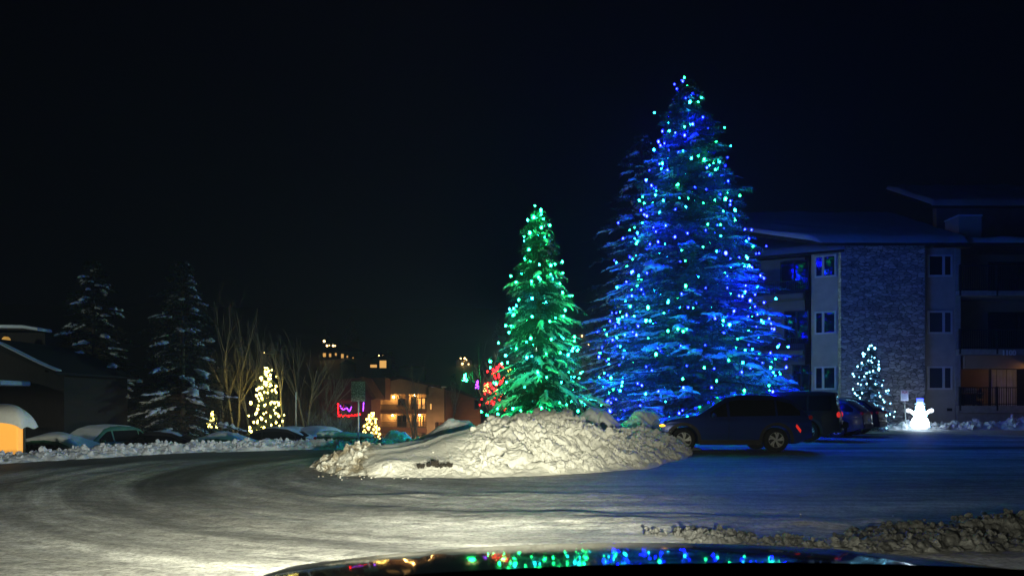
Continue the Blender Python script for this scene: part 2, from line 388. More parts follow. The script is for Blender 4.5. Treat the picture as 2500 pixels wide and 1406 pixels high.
def smooth(a, b, x):
    t = np.clip((x - a) / (b - a), 0, 1); return t * t * (3 - 2 * t)

# ------------------------------------------------------------------ ground sheet with the far hill
BERM = [(-34, 3), (-22, 9.5), (-15, 15.0), (-12, 17.4), (-10.9, 19.3), (-9.4, 21.3), (-7.4, 22.4), (-5.2, 22.9), (-3.5, 23.4), (-1.5, 24.2), (1.5, 25)]
def berm_y(X):
    return np.interp(X, [p[0] for p in BERM], [p[1] for p in BERM])
def gz(X, Y):
    X = np.asarray(X, dtype=float); Y = np.asarray(Y, dtype=float)
    left = 1 - smooth(-1.5, 5, X + 0 * Y - np.clip(Y - 60, 0, 400) * .35)
    drop = -1.4 * smooth(1.5, 6, Y - berm_y(X)) - 1.5 * smooth(45, 100, Y)
    z = drop * left
    hill = 68 * smooth(140, 620, Y + .05 * np.abs(X)) + 9 * smooth(130, 230, Y) * (1 + 1.2 * fbm(X / 90, Y / 90, 3, 3))
    return z + hill
def gz1(x, y): return float(gz(np.array([x]), np.array([y]))[0])
ys = np.concatenate([np.linspace(-14, 1.9, 20), 2 * np.exp(np.linspace(0, math.log(24 / 2), 430)), 24 * np.exp(np.linspace(.01, math.log(1500 / 24), 170))])
xs_t = np.concatenate([-np.exp(np.linspace(math.log(900), math.log(14), 80)), np.linspace(-13.9, 13.9, 470), np.exp(np.linspace(math.log(14), math.log(900), 80))])
XX, YY = np.meshgrid(xs_t, ys)
ZZ = gz(XX, YY)
near = (1 - smooth(30, 40, YY)) * (1 - smooth(20, 30, np.abs(XX)))
rr = np.hypot(XX - 1, YY - 16); V = np.where(XX < 1, rr, np.abs(16 - YY)); U = np.where(XX < 1, np.arctan2(-(XX - 1), 16 - YY) * 8, -(XX - 1))
ZZ = ZZ + near * (.022 * fbm(U * .25, V * 2.2, 21, 5) + .02 * fbm(XX * .5, YY * .5, 5, 4))
# low rutted ridges ahead of the car
lane = np.exp(-((YY - 9.0 + .10 * (XX - 2) + .3 * np.sin(XX * .7)) / .55) ** 2) * smooth(-3, 0, XX) * (1 - smooth(3.5, 7, XX))
ZZ = ZZ + near * lane * (.05 + .05 * fbm(XX * 1.5, YY * 3, 8, 4))
lane2 = np.exp(-((YY - 11.2 - .05 * XX) / .4) ** 2) * smooth(-4, -1, XX) * (1 - smooth(3, 5, XX))
ZZ = ZZ + near * lane2 * (.03 + .04 * fbm(XX * 1.2, YY * 4, 18, 4))
ny, nx = XX.shape
idx = np.arange(ny * nx).reshape(ny, nx)
faces = np.stack([idx[:-1, :-1], idx[:-1, 1:], idx[1:, 1:], idx[1:, :-1]], -1).reshape(-1, 4)
LD = (berm_y(XX) - YY) * np.where(XX < -9, .75, .97)
g = np_mesh('ground', np.stack([XX, YY, ZZ], -1).reshape(-1, 3), faces, M['ground'], uv=np.stack([U, V], -1).reshape(-1, 2))
l2 = g.data.uv_layers.new(name='lane'); l2.data.foreach_set('uv', np.stack([LD, XX], -1).reshape(-1, 2).astype(np.float32)[faces.ravel()].ravel())
tag(g, kind='structure')

# ------------------------------------------------------------------ snow ridges
def ridge(name, pts, mt, label, cat='snow bank', seed=0, ns=300, nt=70, lump=.12, lscale=2.2, rough=.05, power=1.0, group=None, lumpf=None, extra=None):
    """pts: (x, y, height, front width, back width); a bank ploughed along the line"""
    p = np.array(pts, dtype=float); d = np.concatenate([[0], np.cumsum(np.hypot(*(p[1:, :2] - p[:-1, :2]).T))])
    s = np.linspace(0, d[-1], ns)
    col = [np.interp(s, d, p[:, k]) for k in range(5)]
    for k in range(5):
        ker = np.ones(9) / 9; q = np.pad(col[k], 4, mode='edge'); col[k] = np.convolve(q, ker, 'valid')
    cx, cy_, H, wf, wb = col
    tx = np.gradient(cx); ty = np.gradient(cy_); L = np.hypot(tx, ty); nxn, nyn = ty / L, -tx / L      # points to the front (right of travel)
    t = np.linspace(-1, 1, nt)
    S, T = np.meshgrid(s, t, indexing='ij')
    wd = np.where(T > 0, wf[:, None], wb[:, None])
    X = cx[:, None] + nxn[:, None] * T * wd; Y = cy_[:, None] + nyn[:, None] * T * wd
    prof = np.clip(1 - np.abs(T) ** 1.6, 0, 1) ** (1.15 * power)
    h = H[:, None] * prof
    a = lumpf(X, Y, T) if lumpf else 1.0
    e = np.clip(prof * 4, 0, 1)
    z = h + e * a * lump * (lumps(X * lscale, Y * lscale, seed) - .35) + e * a * lump * .55 * (lumps(X * lscale * 2.3, Y * lscale * 2.3, seed + 3) - .3) \
        + e * a * lump * .42 * (lumps(X * lscale * 5, Y * lscale * 5, seed + 7) - .3) + e * rough * fbm(X * 1.3, Y * 1.3, seed + 1, 5)
    z = z + e * a * .10 * fbm(X * 2.4, Y * 2.4, seed + 31, 5)
    if extra: z = z + e * extra(X, Y, T)
    z = z * smooth(0, .025, S / d[-1]) * (1 - smooth(.97, 1, S / d[-1])) + gz(X, Y) - .03
    if a is not 1.0 or lump > .05:
        jx = e * a * lump * .5 * fbm(X * 5, Y * 5 + z * 6, seed + 41, 3); jy = e * a * lump * .5 * fbm(X * 5 + z * 6, Y * 5, seed + 47, 3)
        X = X + jx; Y = Y + jy
    ix = np.arange(ns * nt).reshape(ns, nt)
    f = np.stack([ix[:-1, :-1], ix[:-1, 1:], ix[1:, 1:], ix[1:, :-1]], -1).reshape(-1, 4)[:, ::-1]
    o = np_mesh(name, np.stack([X, Y, z], -1).reshape(-1, 3), f, mt)
    return tag(o, label, cat, group)
def crest(px, py, Y): return ((px - 1250) / F * Y, Y, CAMZ - (py - HOR) / F * Y)
main = [(775, 1163, 15.35, .8, .7), (812, 1126, 15.5, 1.4, 1.2), (845, 1098, 15.7, 1.8, 1.8), (900, 1085, 15.9, 2.2, 2.2), (960, 1083, 16.1, 2.4, 2.4), (1030, 1073, 16.3, 2.5, 2.6),
        (1070, 1056, 16.4, 2.55, 2.7), (1130, 1046, 16.5, 2.5, 2.8), (1190, 1031, 16.6, 2.4, 2.8), (1225, 1018, 16.8, 2.4, 2.8), (1270, 1020, 17.0, 2.4, 2.8),
        (1340, 1013, 17.4, 2.4, 2.8), (1385, 1022, 17.8, 2.4, 2.8), (1430, 1042, 18.3, 2.2, 2.4), (1480, 1062, 18.8, 1.9, 2.0), (1540, 1056, 19.8, 1.6, 1.8), (1582, 1051, 20.7, 1.3, 1.6), (1606, 1054, 21.3, .9, 1.4), (1620, 1072, 21.8, .4, 1.0)]
mp_ = [(*crest(a, b, c), d, e) for a, b, c, d, e in main]
def lf(X, Y, T):
    right = smooth(-1.15, .1, X + .5 * T)              # the clods begin right of the smooth drift
    left = 1 - smooth(-3.3, -2.7, X)
    foot = smooth(.62, .85, T) * .35
    return np.clip(np.maximum(np.maximum(right, left * .45), foot), .03, 1)
def swale(X, Y, T):
    m = (1 - smooth(-1.3, -.4, X)) * smooth(-3.2, -2.4, X)
    return m * (.05 * np.sin(7.5 * T + 1.1 * X) * (T > -.5) + .10 * np.exp(-((T - .72) / .12) ** 2) + .05 * np.exp(-((T + .05 + .1 * X) / .07) ** 2))
BANK = ridge('snow_bank', mp_, M['bank'], 'long ploughed snow bank of smooth drift and clods lit cream before the green tree', seed=11, ns=900, nt=300, lump=.20, lscale=3.3, lumpf=lf, extra=swale)
def mound(name, px, py, Y, halfw, depth, mt, label, seed, lump=.05, lscale=1.6, h0=.2, peak=0, rough=.12):
    x, y, z = crest(px, py, Y); g0 = gz1(x, y); H = z - g0
    pts = [(x - halfw, y + .3, .02, depth * .6, depth * .6), (x - halfw * .6, y, H * .62, depth, depth), (x - halfw * .15 + peak, y, H * 1.03, depth, depth),
           (x + halfw * .3, y, H * .9, depth, depth), (x + halfw * .7, y + .2, H * .5, depth, depth), (x + halfw, y + .5, .02, depth * .6, depth * .6)]
    return ridge(name, pts, mt, label, seed=seed, ns=180, nt=90, lump=lump, lscale=lscale, rough=rough)
mound('snow_mound', 1115, 1016, 19.3, 1.25, 1.5, M['cap'], 'smooth rounded snow drift tinted green just behind the left half of the long bank', 31, lump=.02, rough=.07)
mound('snow_mound', 1455, 994, 20.6, 1.05, 1.5, M['cap'], 'greyish wrinkled snow mound between the green tree and the cyan pile', 33, lump=.12, lscale=1.2, rough=.2)
mound('snow_mound', 1575, 996, 23.3, 1.25, 1.2, M['cap'], 'snow mound glowing cyan under the tall blue tree left of the navy car', 35, lump=.14, lscale=1.4, rough=.2)
mound('snow_mound', 965, 1049, 27.5, 1.0, 1.3, M['cap'], 'low crusty snow pile in front of the lit balconies beyond the road', 37, lump=.10, lscale=2.2, rough=.1)
bp_ = [(x, y + .8, .17 + .06 * (x > -11), .9, 1.1) for x, y in BERM]
BERM_O = ridge('snow_berm', bp_, M['berm'], 'long low blue-grey snow berm along the far left edge of the curving road', 'snow berm', seed=51, ns=1100, nt=60, lump=.10, lscale=4.2, rough=.10)
fg = [(1.3, 8.0, 0.022, 0.28, 0.3), (1.9, 7.75, 0.065, 0.4, 0.4), (2.35, 7.55, 0.086, 0.48, 0.45), (2.8, 7.4, 0.051, 0.48, 0.45), (3.15, 7.3, 0.057, 0.48, 0.5), (3.5, 7.35, 0.137, 0.56, 0.55), (3.9, 7.5, 0.122, 0.64, 0.6), (4.4, 7.6, 0.179, 0.72, 0.6), (4.9, 7.7, 0.172, 0.8, 0.7), (5.4, 7.75, 0.215, 0.88, 0.8), (6.2, 7.9, 0.272, 0.96, 0.9), (7.5, 8.1, 0.322, 1.04, 1.0), (9.5, 8.3, 0.358, 1.04, 1)]
WIND = ridge('snow_windrow', fg, M['dirty'], 'dirty crumbling snow windrow in the right foreground just past the dark hood', 'snow windrow', seed=61, ns=620, nt=130, lump=.085, lscale=6.0, rough=.10)
rb = [(13.5, 36.5, .10, .6, .6), (15.5, 38.6, .28, .9, .8), (18, 40.0, .30, 1, .9), (21, 40.3, .22, 1, .9), (24, 40.2, .24, 1, .9), (26, 40.2, .30, 1, .9), (27.5, 40.0, .55, 1.2, 1), (29, 39.9, .7, 1.3, 1), (33, 39.8, .7, 1.3, 1), (38, 40, .6, 1.2, 1)]
RB_O = ridge('snow_berm', rb, M['cap'], 'lumpy blue snow berm along the foot of the stone condominium by the snowman', 'snow berm', seed=71, ns=420, nt=60, lump=.16, lscale=2.0, rough=.15)
# loose lumps
def clod(px, py, Y, r, mt, name, label, cat, seed, group=None):
    x, y, z = crest(px, py, Y)
    m = MB(); rnd = random.Random(seed)
    if mt is M['dirt']:
        for k in range(22):
            m.ball((rnd.gauss(0, .75) * r, rnd.uniform(-.3, .1) * r, r * rnd.uniform(0, 1.1)), r * rnd.uniform(.2, .55), 7, 5, .35, seed * 50 + k)
        o = m.build(name, mt, None, False); o.location = (x, y - .06, z); return tag(o, label, cat, group)
    m.ball((0, 0, r * .75), (r * 1.25, r, r * .95), 20, 14, .07, seed)
    for k in range(4):
        m.ball((rnd.uniform(-.8, .8) * r, rnd.uniform(-.5, .5) * r, r * rnd.uniform(.4, 1.2)), r * rnd.uniform(.45, .7), 14, 10, .09, seed + k + 1)
    o = m.build(name, mt, None, True); o.location = (x, y, z)
    return tag(o, label, cat, group)
clod(1353, 1153, 2545 / (1153 - 985), .085, M['bank'], 'snow_chunk', 'single loose snow chunk lying on the lane before the long bank', 'snow chunk', 5)
for i, (px, py, Y, r, lb) in enumerate([(1062, 1136, 14.1, .075, 'larger dark dirt clod stuck in the foot of the long bank'), (1080, 1139, 14.05, .045, 'smallest dirt clod between its two neighbours on the long bank'),
                                        (1097, 1137, 14.15, .055, 'right dirt clod on the foot of the long bank'), (1028, 1141, 14.05, .05, 'left dirt clod on the foot of the long bank')]):
    clod(px, py, Y, r, M['dirt'], 'dirt_clod', lb, 'dirt clod', 40 + i, 'dirt clods in the snow bank')
# frozen clods heaped on the banks, part of each bank
def clods(parent, mt, n, mask, r0, r1, seed, power=2.6):
    me = parent.data; co = np.zeros(len(me.vertices) * 3); me.vertices.foreach_get('co', co); co = co.reshape(-1, 3)
    rng = np.random.default_rng(seed); w_ = mask(co); w_ = w_ / w_.sum(); pick = rng.choice(len(co), n, p=w_)
    b = MB().ball((0, 0, 0), 1, 7, 5); bv = np.array(b.v); nv = len(bv); tri = []
    for q in b.f: tri.append(tuple(q[:3]));  tri += [(q[0], q[2], q[3])] if len(q) == 4 else []
    tri = np.array(tri); c = co[pick] + rng.normal(0, .01, (n, 3)); rad = r0 + (r1 - r0) * rng.random(n) ** power
    sc_ = rng.uniform(.65, 1.3, (n, 1, 3)); a = rng.uniform(0, 6.28, n); e = rng.normal(0, .6, n)
    P0 = bv[None] * (1 + .20 * rng.normal(0, 1, (n, nv, 1))) * sc_ * rad[:, None, None]
    x = P0[..., 0] * np.cos(a)[:, None] - P0[..., 1] * np.sin(a)[:, None]; y = P0[..., 0] * np.sin(a)[:, None] + P0[..., 1] * np.cos(a)[:, None]; z = P0[..., 2]
    x2 = x * np.cos(e)[:, None] - z * np.sin(e)[:, None]; z2 = x * np.sin(e)[:, None] + z * np.cos(e)[:, None]
    V_ = np.stack([x2, y, z2], -1) + c[:, None] + np.array([0, 0, 0]) + np.stack([0 * rad, 0 * rad, rad * .25], -1)[:, None]
    F_ = tri[None] + (np.arange(n) * nv)[:, None, None]
    return tag(np_mesh('frozen_clods', V_.reshape(-1, 3), F_.reshape(-1, 3), mt, parent, smooth=False), kind='stuff')
def bank_mask(co):
    x, y, z = co.T; f = np.maximum(smooth(-.95, .3, x) * smooth(-.25, .35, fbm(x * 1.7, y * 1.7, 9, 3)), .30 * (1 - smooth(-3.2, -2.7, x))) + .03 * (z < .25)
    return (f + .001) * (z > .04) * (y < np.interp(x, [p[0] for p in mp_], [p[1] for p in mp_]) + .6)
clods(BANK, M['bank'], 3000, bank_mask, .008, .10, 71, 5.0)
clods(WIND, M['dirty'], 1900, lambda co: (co[:, 2] > .02) * 1.0, .004, .04, 72, 4.0)
clods(BERM_O, M['berm'], 1300, lambda co: (co[:, 2] > .05) * (co[:, 0] > -14) * 1.0, .015, .085, 73)
clods(RB_O, M['cap'], 900, lambda co: (co[:, 2] > .08) * 1.0, .03, .2, 74)
# crumbs scattered at the foot
rnd = random.Random(3); m = MB()
for k in range(150):
    if k < 120:
        s = rnd.random(); q = np.array([(p[0], p[1] - p[3]) for p in mp_[1:-1]]); u = s * (len(q) - 1); i = int(min(u, len(q) - 2)); a = q[i] + (q[i + 1] - q[i]) * (u - i)
        x, y = a[0] + rnd.gauss(0, .2), a[1] + abs(rnd.gauss(0, .35)) * (-.5 if rnd.random() < .4 else .7) + .25
    else:
        x, y = rnd.uniform(1.2, 8), rnd.uniform(8.1, 9.4) + rnd.gauss(0, .2)
    r = rnd.uniform(.006, .02) * (1 if rnd.random() < .85 else 1.5); m.ball((x, y, gz1(x, y) + r * .6), (r * 1.2, r, r * .9), 6, 4, .25, k)
tag(m.build('snow_crumbs', M['bank'], None, True), 'crumbs of snow scattered at the foot of the long bank and windrow', 'snow crumbs', kind='stuff')

# ------------------------------------------------------------------ spruces
def crown_r(z, az, H, Rr, lob, p=.85, skirt=.10):
    t = np.clip(z / H, 0, 1)
    env = np.clip(1 - t, 0, 1) ** p * np.clip(.72 + .28 * smooth(0, skirt + .08, t), 0, 1)
    return Rr * env * (1 + lob * (np.sin(az * 3 + z * 1.7) * .5 + np.sin(az * 5 - z * 2.9 + 1.3) * .5 + .6 * np.sin(z * 4.1 + az)))
def spruce(name, label, base, H, Rr, seed, nb=520, snow=.5, mneed='needle', lob=.10, p=.85, z0=.06, needle=.15, nw=.03, group=None, snoww=.10, dens=13, droop=.28, msnow='treesnow', cat='spruce tree', hang=.0, per=11):
    rng = np.random.default_rng(seed)
    T = thing(name, label, cat, base, 0, group)
    MB().tube([(0, 0, -.2), (.03, 0, H * .3), (0, .04, H * .65), (0, 0, H * .985)], [H * .018, H * .0135, H * .008, .012], 9).build('trunk', M['bark'], T, True)
    # branches: heights denser near the top, in loose whorls
    u = rng.random(nb) ** 1.25; zb = H * (z0 + (1 - z0) * u * .985)
    step = H / 46; zb = np.where(rng.random(nb) < .7, np.round(zb / step) * step + rng.normal(0, step * .14, nb), zb); zb = np.clip(zb, H * z0, H * .985)
    az = rng.random(nb) * 2 * np.pi
    L = crown_r(zb, az, H, Rr, lob, p) * rng.uniform(.58, 1.16, nb) + .10
    up = .10 + .75 * (zb / H) ** 2.2 + rng.normal(0, .06, nb); dr = droop * (1.15 - .8 * zb / H) + rng.normal(0, .06, nb)
    def bp(t, b):     # point on branch b at t
        r = L[b] * t; z = zb[b] + L[b] * (up[b] * t - (up[b] + dr[b]) * t ** 1.7 + .22 * np.clip(t - .7, 0, 1) ** 1.0 * (dr[b] > 0))
        a = az[b] + .12 * np.sin(t * 4 + b)
        return np.stack([r * np.cos(a), r * np.sin(a), z], -1)
    V = []; Fq = []; nv = 0
    def tubes(P0, rad, k):
        """P0 (n,s,3) paths, rad (n,s): k sided open tubes"""
        nonlocal nv
        n, s, _ = P0.shape
        d = np.gradient(P0, axis=1); d /= np.linalg.norm(d, axis=-1, keepdims=True) + 1e-9
        a = np.cross(d, np.array([0, 0, 1.])); a /= np.linalg.norm(a, axis=-1, keepdims=True) + 1e-9; b = np.cross(a, d)
        th = np.arange(k) * 2 * np.pi / k
        W = P0[:, :, None] + rad[:, :, None, None] * (a[:, :, None] * np.cos(th)[None, None, :, None] + b[:, :, None] * np.sin(th)[None, None, :, None])
        i = np.arange(n * s * k).reshape(n, s, k) + nv; j = np.roll(i, -1, 2)
        return W.reshape(-1, 3), np.stack([i[:, :-1], j[:, :-1], j[:, 1:], i[:, 1:]], -1).reshape(-1, 4)
    # branch wood
    tt = np.linspace(0, 1, 7); B = np.arange(nb)
    PB = bp(tt[None, :], B[:, None]) if False else np.stack([bp(t, B) for t in tt], 1)
    rad = (.006 + .011 * L[:, None]) * (1.05 - tt[None, :])
    v, f = tubes(PB, rad, 4); np_mesh('branches', v, f, M['bark'], T)
    # branchlets
    m = per; bb = np.repeat(B, m); t = np.tile(np.linspace(.22, .98, m), nb) + rng.normal(0, .03, nb * m); t = np.clip(t, .12, 1)
    o = bp(t, bb); o2 = bp(np.clip(t + .04, 0, 1.04), bb); dirb = o2 - o; dirb /= np.linalg.norm(dirb, axis=1, keepdims=True) + 1e-9
    side = np.stack([-dirb[:, 1], dirb[:, 0], 0 * t], -1); sg = np.where(np.arange(nb * m) % 2, 1, -1) * rng.uniform(.5, 1.1, nb * m)
    dirl = dirb * rng.uniform(.5, 1.1, nb * m)[:, None] + side * sg[:, None]; dirl[:, 2] += rng.normal(-.08, .14, nb * m) - hang * rng.random(nb * m)
    dirl /= np.linalg.norm(dirl, axis=1, keepdims=True) + 1e-9
    ll = L[bb] * rng.uniform(.16, .34, nb * m) * (1.15 - .7 * t) + .09
    tip = np.clip((t - .9) / .1, 0, 1); dirl = dirl * (1 - tip[:, None]) + dirb * tip[:, None]
    # needles along branchlets and along the outer branch
    n = dens; q = np.repeat(np.arange(nb * m), n); s = rng.random(len(q))
    c = o[q] + dirl[q] * (ll[q] * s)[:, None]; c[:, 2] -= .18 * (ll[q] * s) ** 2
    rnd3 = rng.normal(0, 1, (len(q), 3)); rnd3[:, 2] = rnd3[:, 2] * .75 - hang
    nd = dirl[q] * .75 + rnd3 * .55; nd /= np.linalg.norm(nd, axis=1, keepdims=True) + 1e-9
    nl = needle * rng.uniform(.55, 1.25, len(q)); sd = np.cross(nd, rng.normal(0, 1, (len(q), 3))); sd /= np.linalg.norm(sd, axis=1, keepdims=True) + 1e-9
    w2 = nw * rng.uniform(.6, 1.2, len(q))
    A = c - sd * w2[:, None] * .5; Bv = c + sd * w2[:, None] * .5; C = c + nd * nl[:, None]
    v = np.stack([A, Bv, C], 1).reshape(-1, 3); f = np.arange(len(v)).reshape(-1, 3)
    np_mesh('crown', v, f, M[mneed], T, smooth=False)
    # snow lying on the branches
    has = rng.random(nb) < snow; sel = B[has & (L > .3)]
    if len(sel):
        ta = rng.uniform(.30, .62, len(sel)); ss = np.linspace(0, 1, 14)
        Pn = np.stack([bp(ta + (1.03 - ta) * q_, sel) for q_ in ss], 1)
        wid = snoww * (.55 + .35 * L[sel] / Rr) * rng.uniform(.7, 1.35, len(sel))
        prof = (np.sin(np.pi * np.clip(ss * .92 + .06, 0, 1)) ** .5)[None, :] * (1 + .42 * rng.normal(0, 1, (len(sel), 14)))
        rad = np.clip(wid[:, None] * np.clip(prof, .12, 1.7), .004, 9)
        v1, f1 = tubes(Pn, rad, 7)
        base_z = np.repeat(Pn[:, :, 2].ravel(), 7)
        v1[:, 2] = base_z + .025 + (v1[:, 2] - base_z) * np.where(v1[:, 2] > base_z, .72, .25)
        hb = np.isin(bb, sel) & (rng.random(nb * m) < .45) & (t > .45); Q = np.where(hb)[0]
        s5 = np.linspace(0.02, .95, 5)
        P2 = np.stack([o[Q] + dirl[Q] * (ll[Q] * k)[:, None] for k in s5], 1)
        r2 = snoww * .42 * rng.uniform(.5, 1.3, len(Q))[:, None] * np.array([.9, 1, 1, .85, .3])[None] * (1 + .3 * rng.normal(0, .6, (len(Q), 5)))
        nv = len(v1); v2, f2 = tubes(P2, np.clip(r2, .003, 9), 5)
        bz = np.repeat(P2[:, :, 2].ravel(), 5); v2[:, 2] = bz + .02 + (v2[:, 2] - bz) * np.where(v2[:, 2] > bz, .8, .25)
        sn = np.vstack([v1, v2]); jit = .012 * rng.normal(0, 1, sn.shape); sn = sn + jit
        np_mesh('branch_snow', sn, np.vstack([f1, f2]), M[msnow], T)
        nv = 0
    return T
def bulb_mesh(nm, m, r=.045):
    b = MB(); b.ball((0, 0, 0), (r, r, r * 1.35), 8, 5); me = bpy.data.meshes.new(nm); me.from_pydata(b.v, [], b.f); me.materials.append(m)
    me.polygons.foreach_set('use_smooth', [True] * len(me.polygons)); return me
def string(label, base, zs, azs, rs, mats, seed, weights=None, jit=.12, scl=(.4, 1.15), mesh_r=.036, name='light_string', group=None, wire=.006, pick=None):
    """one string of bulbs: wire + every bulb a part"""
    rnd = random.Random(seed); T = thing(name, label, 'light string', base, 0, group)
    pts = []
    for z, a, r in zip(zs, azs, rs):
        r2 = r + rnd.gauss(0, jit); pts.append((r2 * math.cos(a), r2 * math.sin(a), z + rnd.gauss(0, jit * .8)))
    w_ = []
    for i, p in enumerate(pts):
        w_.append(Vector(p))
        if i + 1 < len(pts): q = (Vector(p) + Vector(pts[i + 1])) / 2; q.z -= .07; w_.append(q)
    MB().tube(w_, wire, 4).build('wire', M['wire'], T)
    ms = [bulb_mesh('bulb', M[k], mesh_r) for k in mats]
    for i, p in enumerate(pts):
        me = ms[pick(i, rnd)] if pick else rnd.choices(ms, weights)[0]
        o = link('bulb', me, T); o.location = (p[0], p[1], p[2] - mesh_r); s = rnd.uniform(*scl)
        if rnd.random() < .12: s *= 1.35
        o.scale = (s, s, s); o.rotation_euler = (rnd.uniform(-.4, .4), rnd.uniform(-.4, .4), 0)
    return T
def spiral(H, Rr, lob, p, za, zb, n, turns, ph, k=1.0, seed=0, skirt=.10):
    t = np.linspace(0, 1, n); rng = np.random.default_rng(seed)
    z = za + (zb - za) * t + rng.normal(0, .10, n); a = ph + turns * 2 * np.pi * t + rng.normal(0, .07, n)
    r = crown_r(z, a, H, Rr, lob, p, skirt) * k + .05
    return z, a, r
# the tall blue tree
BT = (7.33, 31, gz1(7.33, 31)); BH, BR = 14.9, 4.35
spruce('spruce_tree', 'tallest spruce with blue and green bulbs and snow-laden branches behind the navy car', BT, BH, BR, 101, nb=980, snow=.27, lob=.17, p=.80, needle=.18, nw=.034, dens=15, snoww=.16, per=13, droop=.12, hang=.28)
names = ['bottom skirt', 'lower third', 'lower middle', 'middle', 'upper third', 'top']
bands = [(.9, 2.7, 98, 3.4), (2.5, 4.6, 98, 3.6), (4.4, 6.6, 96, 4.0), (6.4, 8.9, 92, 4.8), (8.7, 11.6, 84, 5.6), (11.4, 14.8, 62, 6.5)]
for i, ((a, b, n, tn), nm) in enumerate(zip(bands, names)):
    z, az_, r = spiral(BH, BR, .09, .80, a, b, n, tn, i * 1.7, .97, 200 + i)
    string('blue and green light string wound round the %s of the tallest spruce' % nm, BT, z, az_, r, ['blue_b', 'mint_b', 'aqua_b'], 300 + i, [.52, .32, .16], jit=.32, group='light strings on the tallest spruce')
# dark neighbours behind it
spruce('spruce_tree', 'dark unlit spruce close behind the left side of the tallest spruce', (6.5, 37.3, 0), 15.0, 4.0, 103, nb=420, snow=.40, mneed='needle2', lob=.12, p=.7, needle=.2, nw=.035, dens=8, snoww=.12, per=9)
spruce('spruce_tree', 'dark unlit spruce close behind the right side of the tallest spruce', (10.4, 36, 0), 12.4, 3.0, 104, nb=420, snow=.35, mneed='needle2', lob=.12, p=.7, needle=.2, nw=.035, dens=8, snoww=.09, per=9)
# green tree
GT = (.90, 24.8, gz1(.9, 24.8)); GH, GR = 7.95 - GT[2], 1.72
spruce('spruce_tree', 'slender spruce strung with green bulbs behind the long snow bank', GT, GH, GR, 111, nb=540, snow=.46, lob=.34, p=.72, needle=.12, nw=.024, dens=15, snoww=.085, droop=.42, hang=.8, per=11)
for i, (a, b, n, tn) in enumerate([(.7, 3.4, 66, 3.2), (3.3, 5.6, 48, 3.6), (5.4, 7.9, 34, 4.2)]):
    z, az_, r = spiral(GH, GR, .20, .72, a - GT[2], b - GT[2], n, tn, i * 2.1 + .4, 1.0, 220 + i)
    string('green light string round the %s of the slender green spruce' % ['lower part', 'middle', 'top'][i], GT, z, az_, r, ['green_b', 'teal_b'], 330 + i, [.8, .2], jit=.10, scl=(.45, 1.0), group='light strings on the green spruce')
# small icy tree by the building
IT = (*P(2122, 1040, 38.6)[:2], 0); IH, IR = 4.4, 1.15
spruce('small_spruce', 'small young spruce strung with icy white bulbs before the stone tower', IT, IH, IR, 121, nb=190, snow=.55, lob=.2, p=.8, needle=.12, nw=.03, dens=12, snoww=.07, cat='small tree', per=8)
z, az_, r = spiral(IH, IR, .25, .8, .35, 4.4, 96, 7.0, .3, 1.0, 241)
string('icy white light string on the small young spruce by the stone tower', IT, z, az_, r, ['ice_b'], 341, jit=.10, scl=(.6, 1.1), mesh_r=.036)
# the two left spruces across the road
LT1 = (-23.6, 42, gz1(-23.6, 42)); h1 = CAMZ + (985 - 632) / F * 42 - LT1[2]
LT2 = (-18.6, 42, gz1(-18.6, 42)); h2 = CAMZ + (985 - 634) / F * 42 - LT2[2]
spruce('spruce_tree', 'dark snow-flecked spruce nearest the left chalet, left of the pair across the road', LT1, h1, 3.0, 131, nb=330, snow=.22, mneed='needle2', lob=.18, p=.66, needle=.22, nw=.05, dens=9, snoww=.21, per=8)
spruce('spruce_tree', 'dark snow-flecked spruce beside the bare trees, right of the pair across the road', LT2, h2, 3.05, 132, nb=330, snow=.26, mneed='needle2', lob=.16, p=.66, needle=.22, nw=.05, dens=9, snoww=.21, per=8)
# golden tree
YT = (*P(652, 1050, 58)[:2], gz1(P(652, 0, 58).x, 58)); yh = CAMZ + (985 - 897) / F * 58 - YT[2]
spruce('small_spruce', 'small spruce covered in glowing golden bulbs among the bare trees', YT, yh, 1.5, 141, nb=130, snow=0, lob=.2, p=.8, needle=.2, nw=.05, dens=7, snoww=.08, cat='small tree', per=7)
z, az_, r = spiral(yh, 1.45, .25, .8, .9, yh, 92, 8, 1, 1.0, 251)
string('golden light string on the small spruce among the bare trees', YT, z, az_, r, ['gold_b'], 351, jit=.13, scl=(.6, 1.4), mesh_r=.068)
# warm small tree at the balconies
WT = (*P(907, 1075, 52)[:2], gz1(P(907, 0, 52).x, 52)); wh = CAMZ + (985 - 1008) / F * 52 - WT[2]
spruce('small_spruce', 'low shrub-sized spruce with warm white bulbs left of the lit balconies', WT, wh, .62, 143, nb=60, snow=0, p=.5, needle=.14, nw=.04, dens=7, cat='small tree', per=6)
z, az_, r = spiral(wh, .6, .2, .5, .1, wh, 60, 7, 1, 1.0, 252)
string('warm white light string on the low spruce left of the lit balconies', WT, z, az_, r, ['warm_b'], 352, jit=.08, scl=(.5, 1.1), mesh_r=.075)
# tiny golden cone at the far left
CT = (*P(518, 1060, 56)[:2], gz1(P(518, 0, 56).x, 56)); ch = CAMZ + (985 - 1003) / F * 56 - CT[2]
spruce('small_spruce', 'tiny cone-shaped tree with pale yellow bulbs left of the golden spruce', CT, ch, .55, 144, nb=50, snow=0, p=.8, needle=.12, nw=.04, dens=7, cat='small tree', per=6)
z, az_, r = spiral(ch, .5, .1, .8, ch * .45, ch, 26, 4, 1, 1.0, 253)
string('pale yellow light string on the tiny cone-shaped tree', CT, z, az_, r, ['gold_b'], 353, jit=.05, scl=(.6, 1.0), mesh_r=.075)

def xz_(px, Y): return (px - 1250) / F * Y
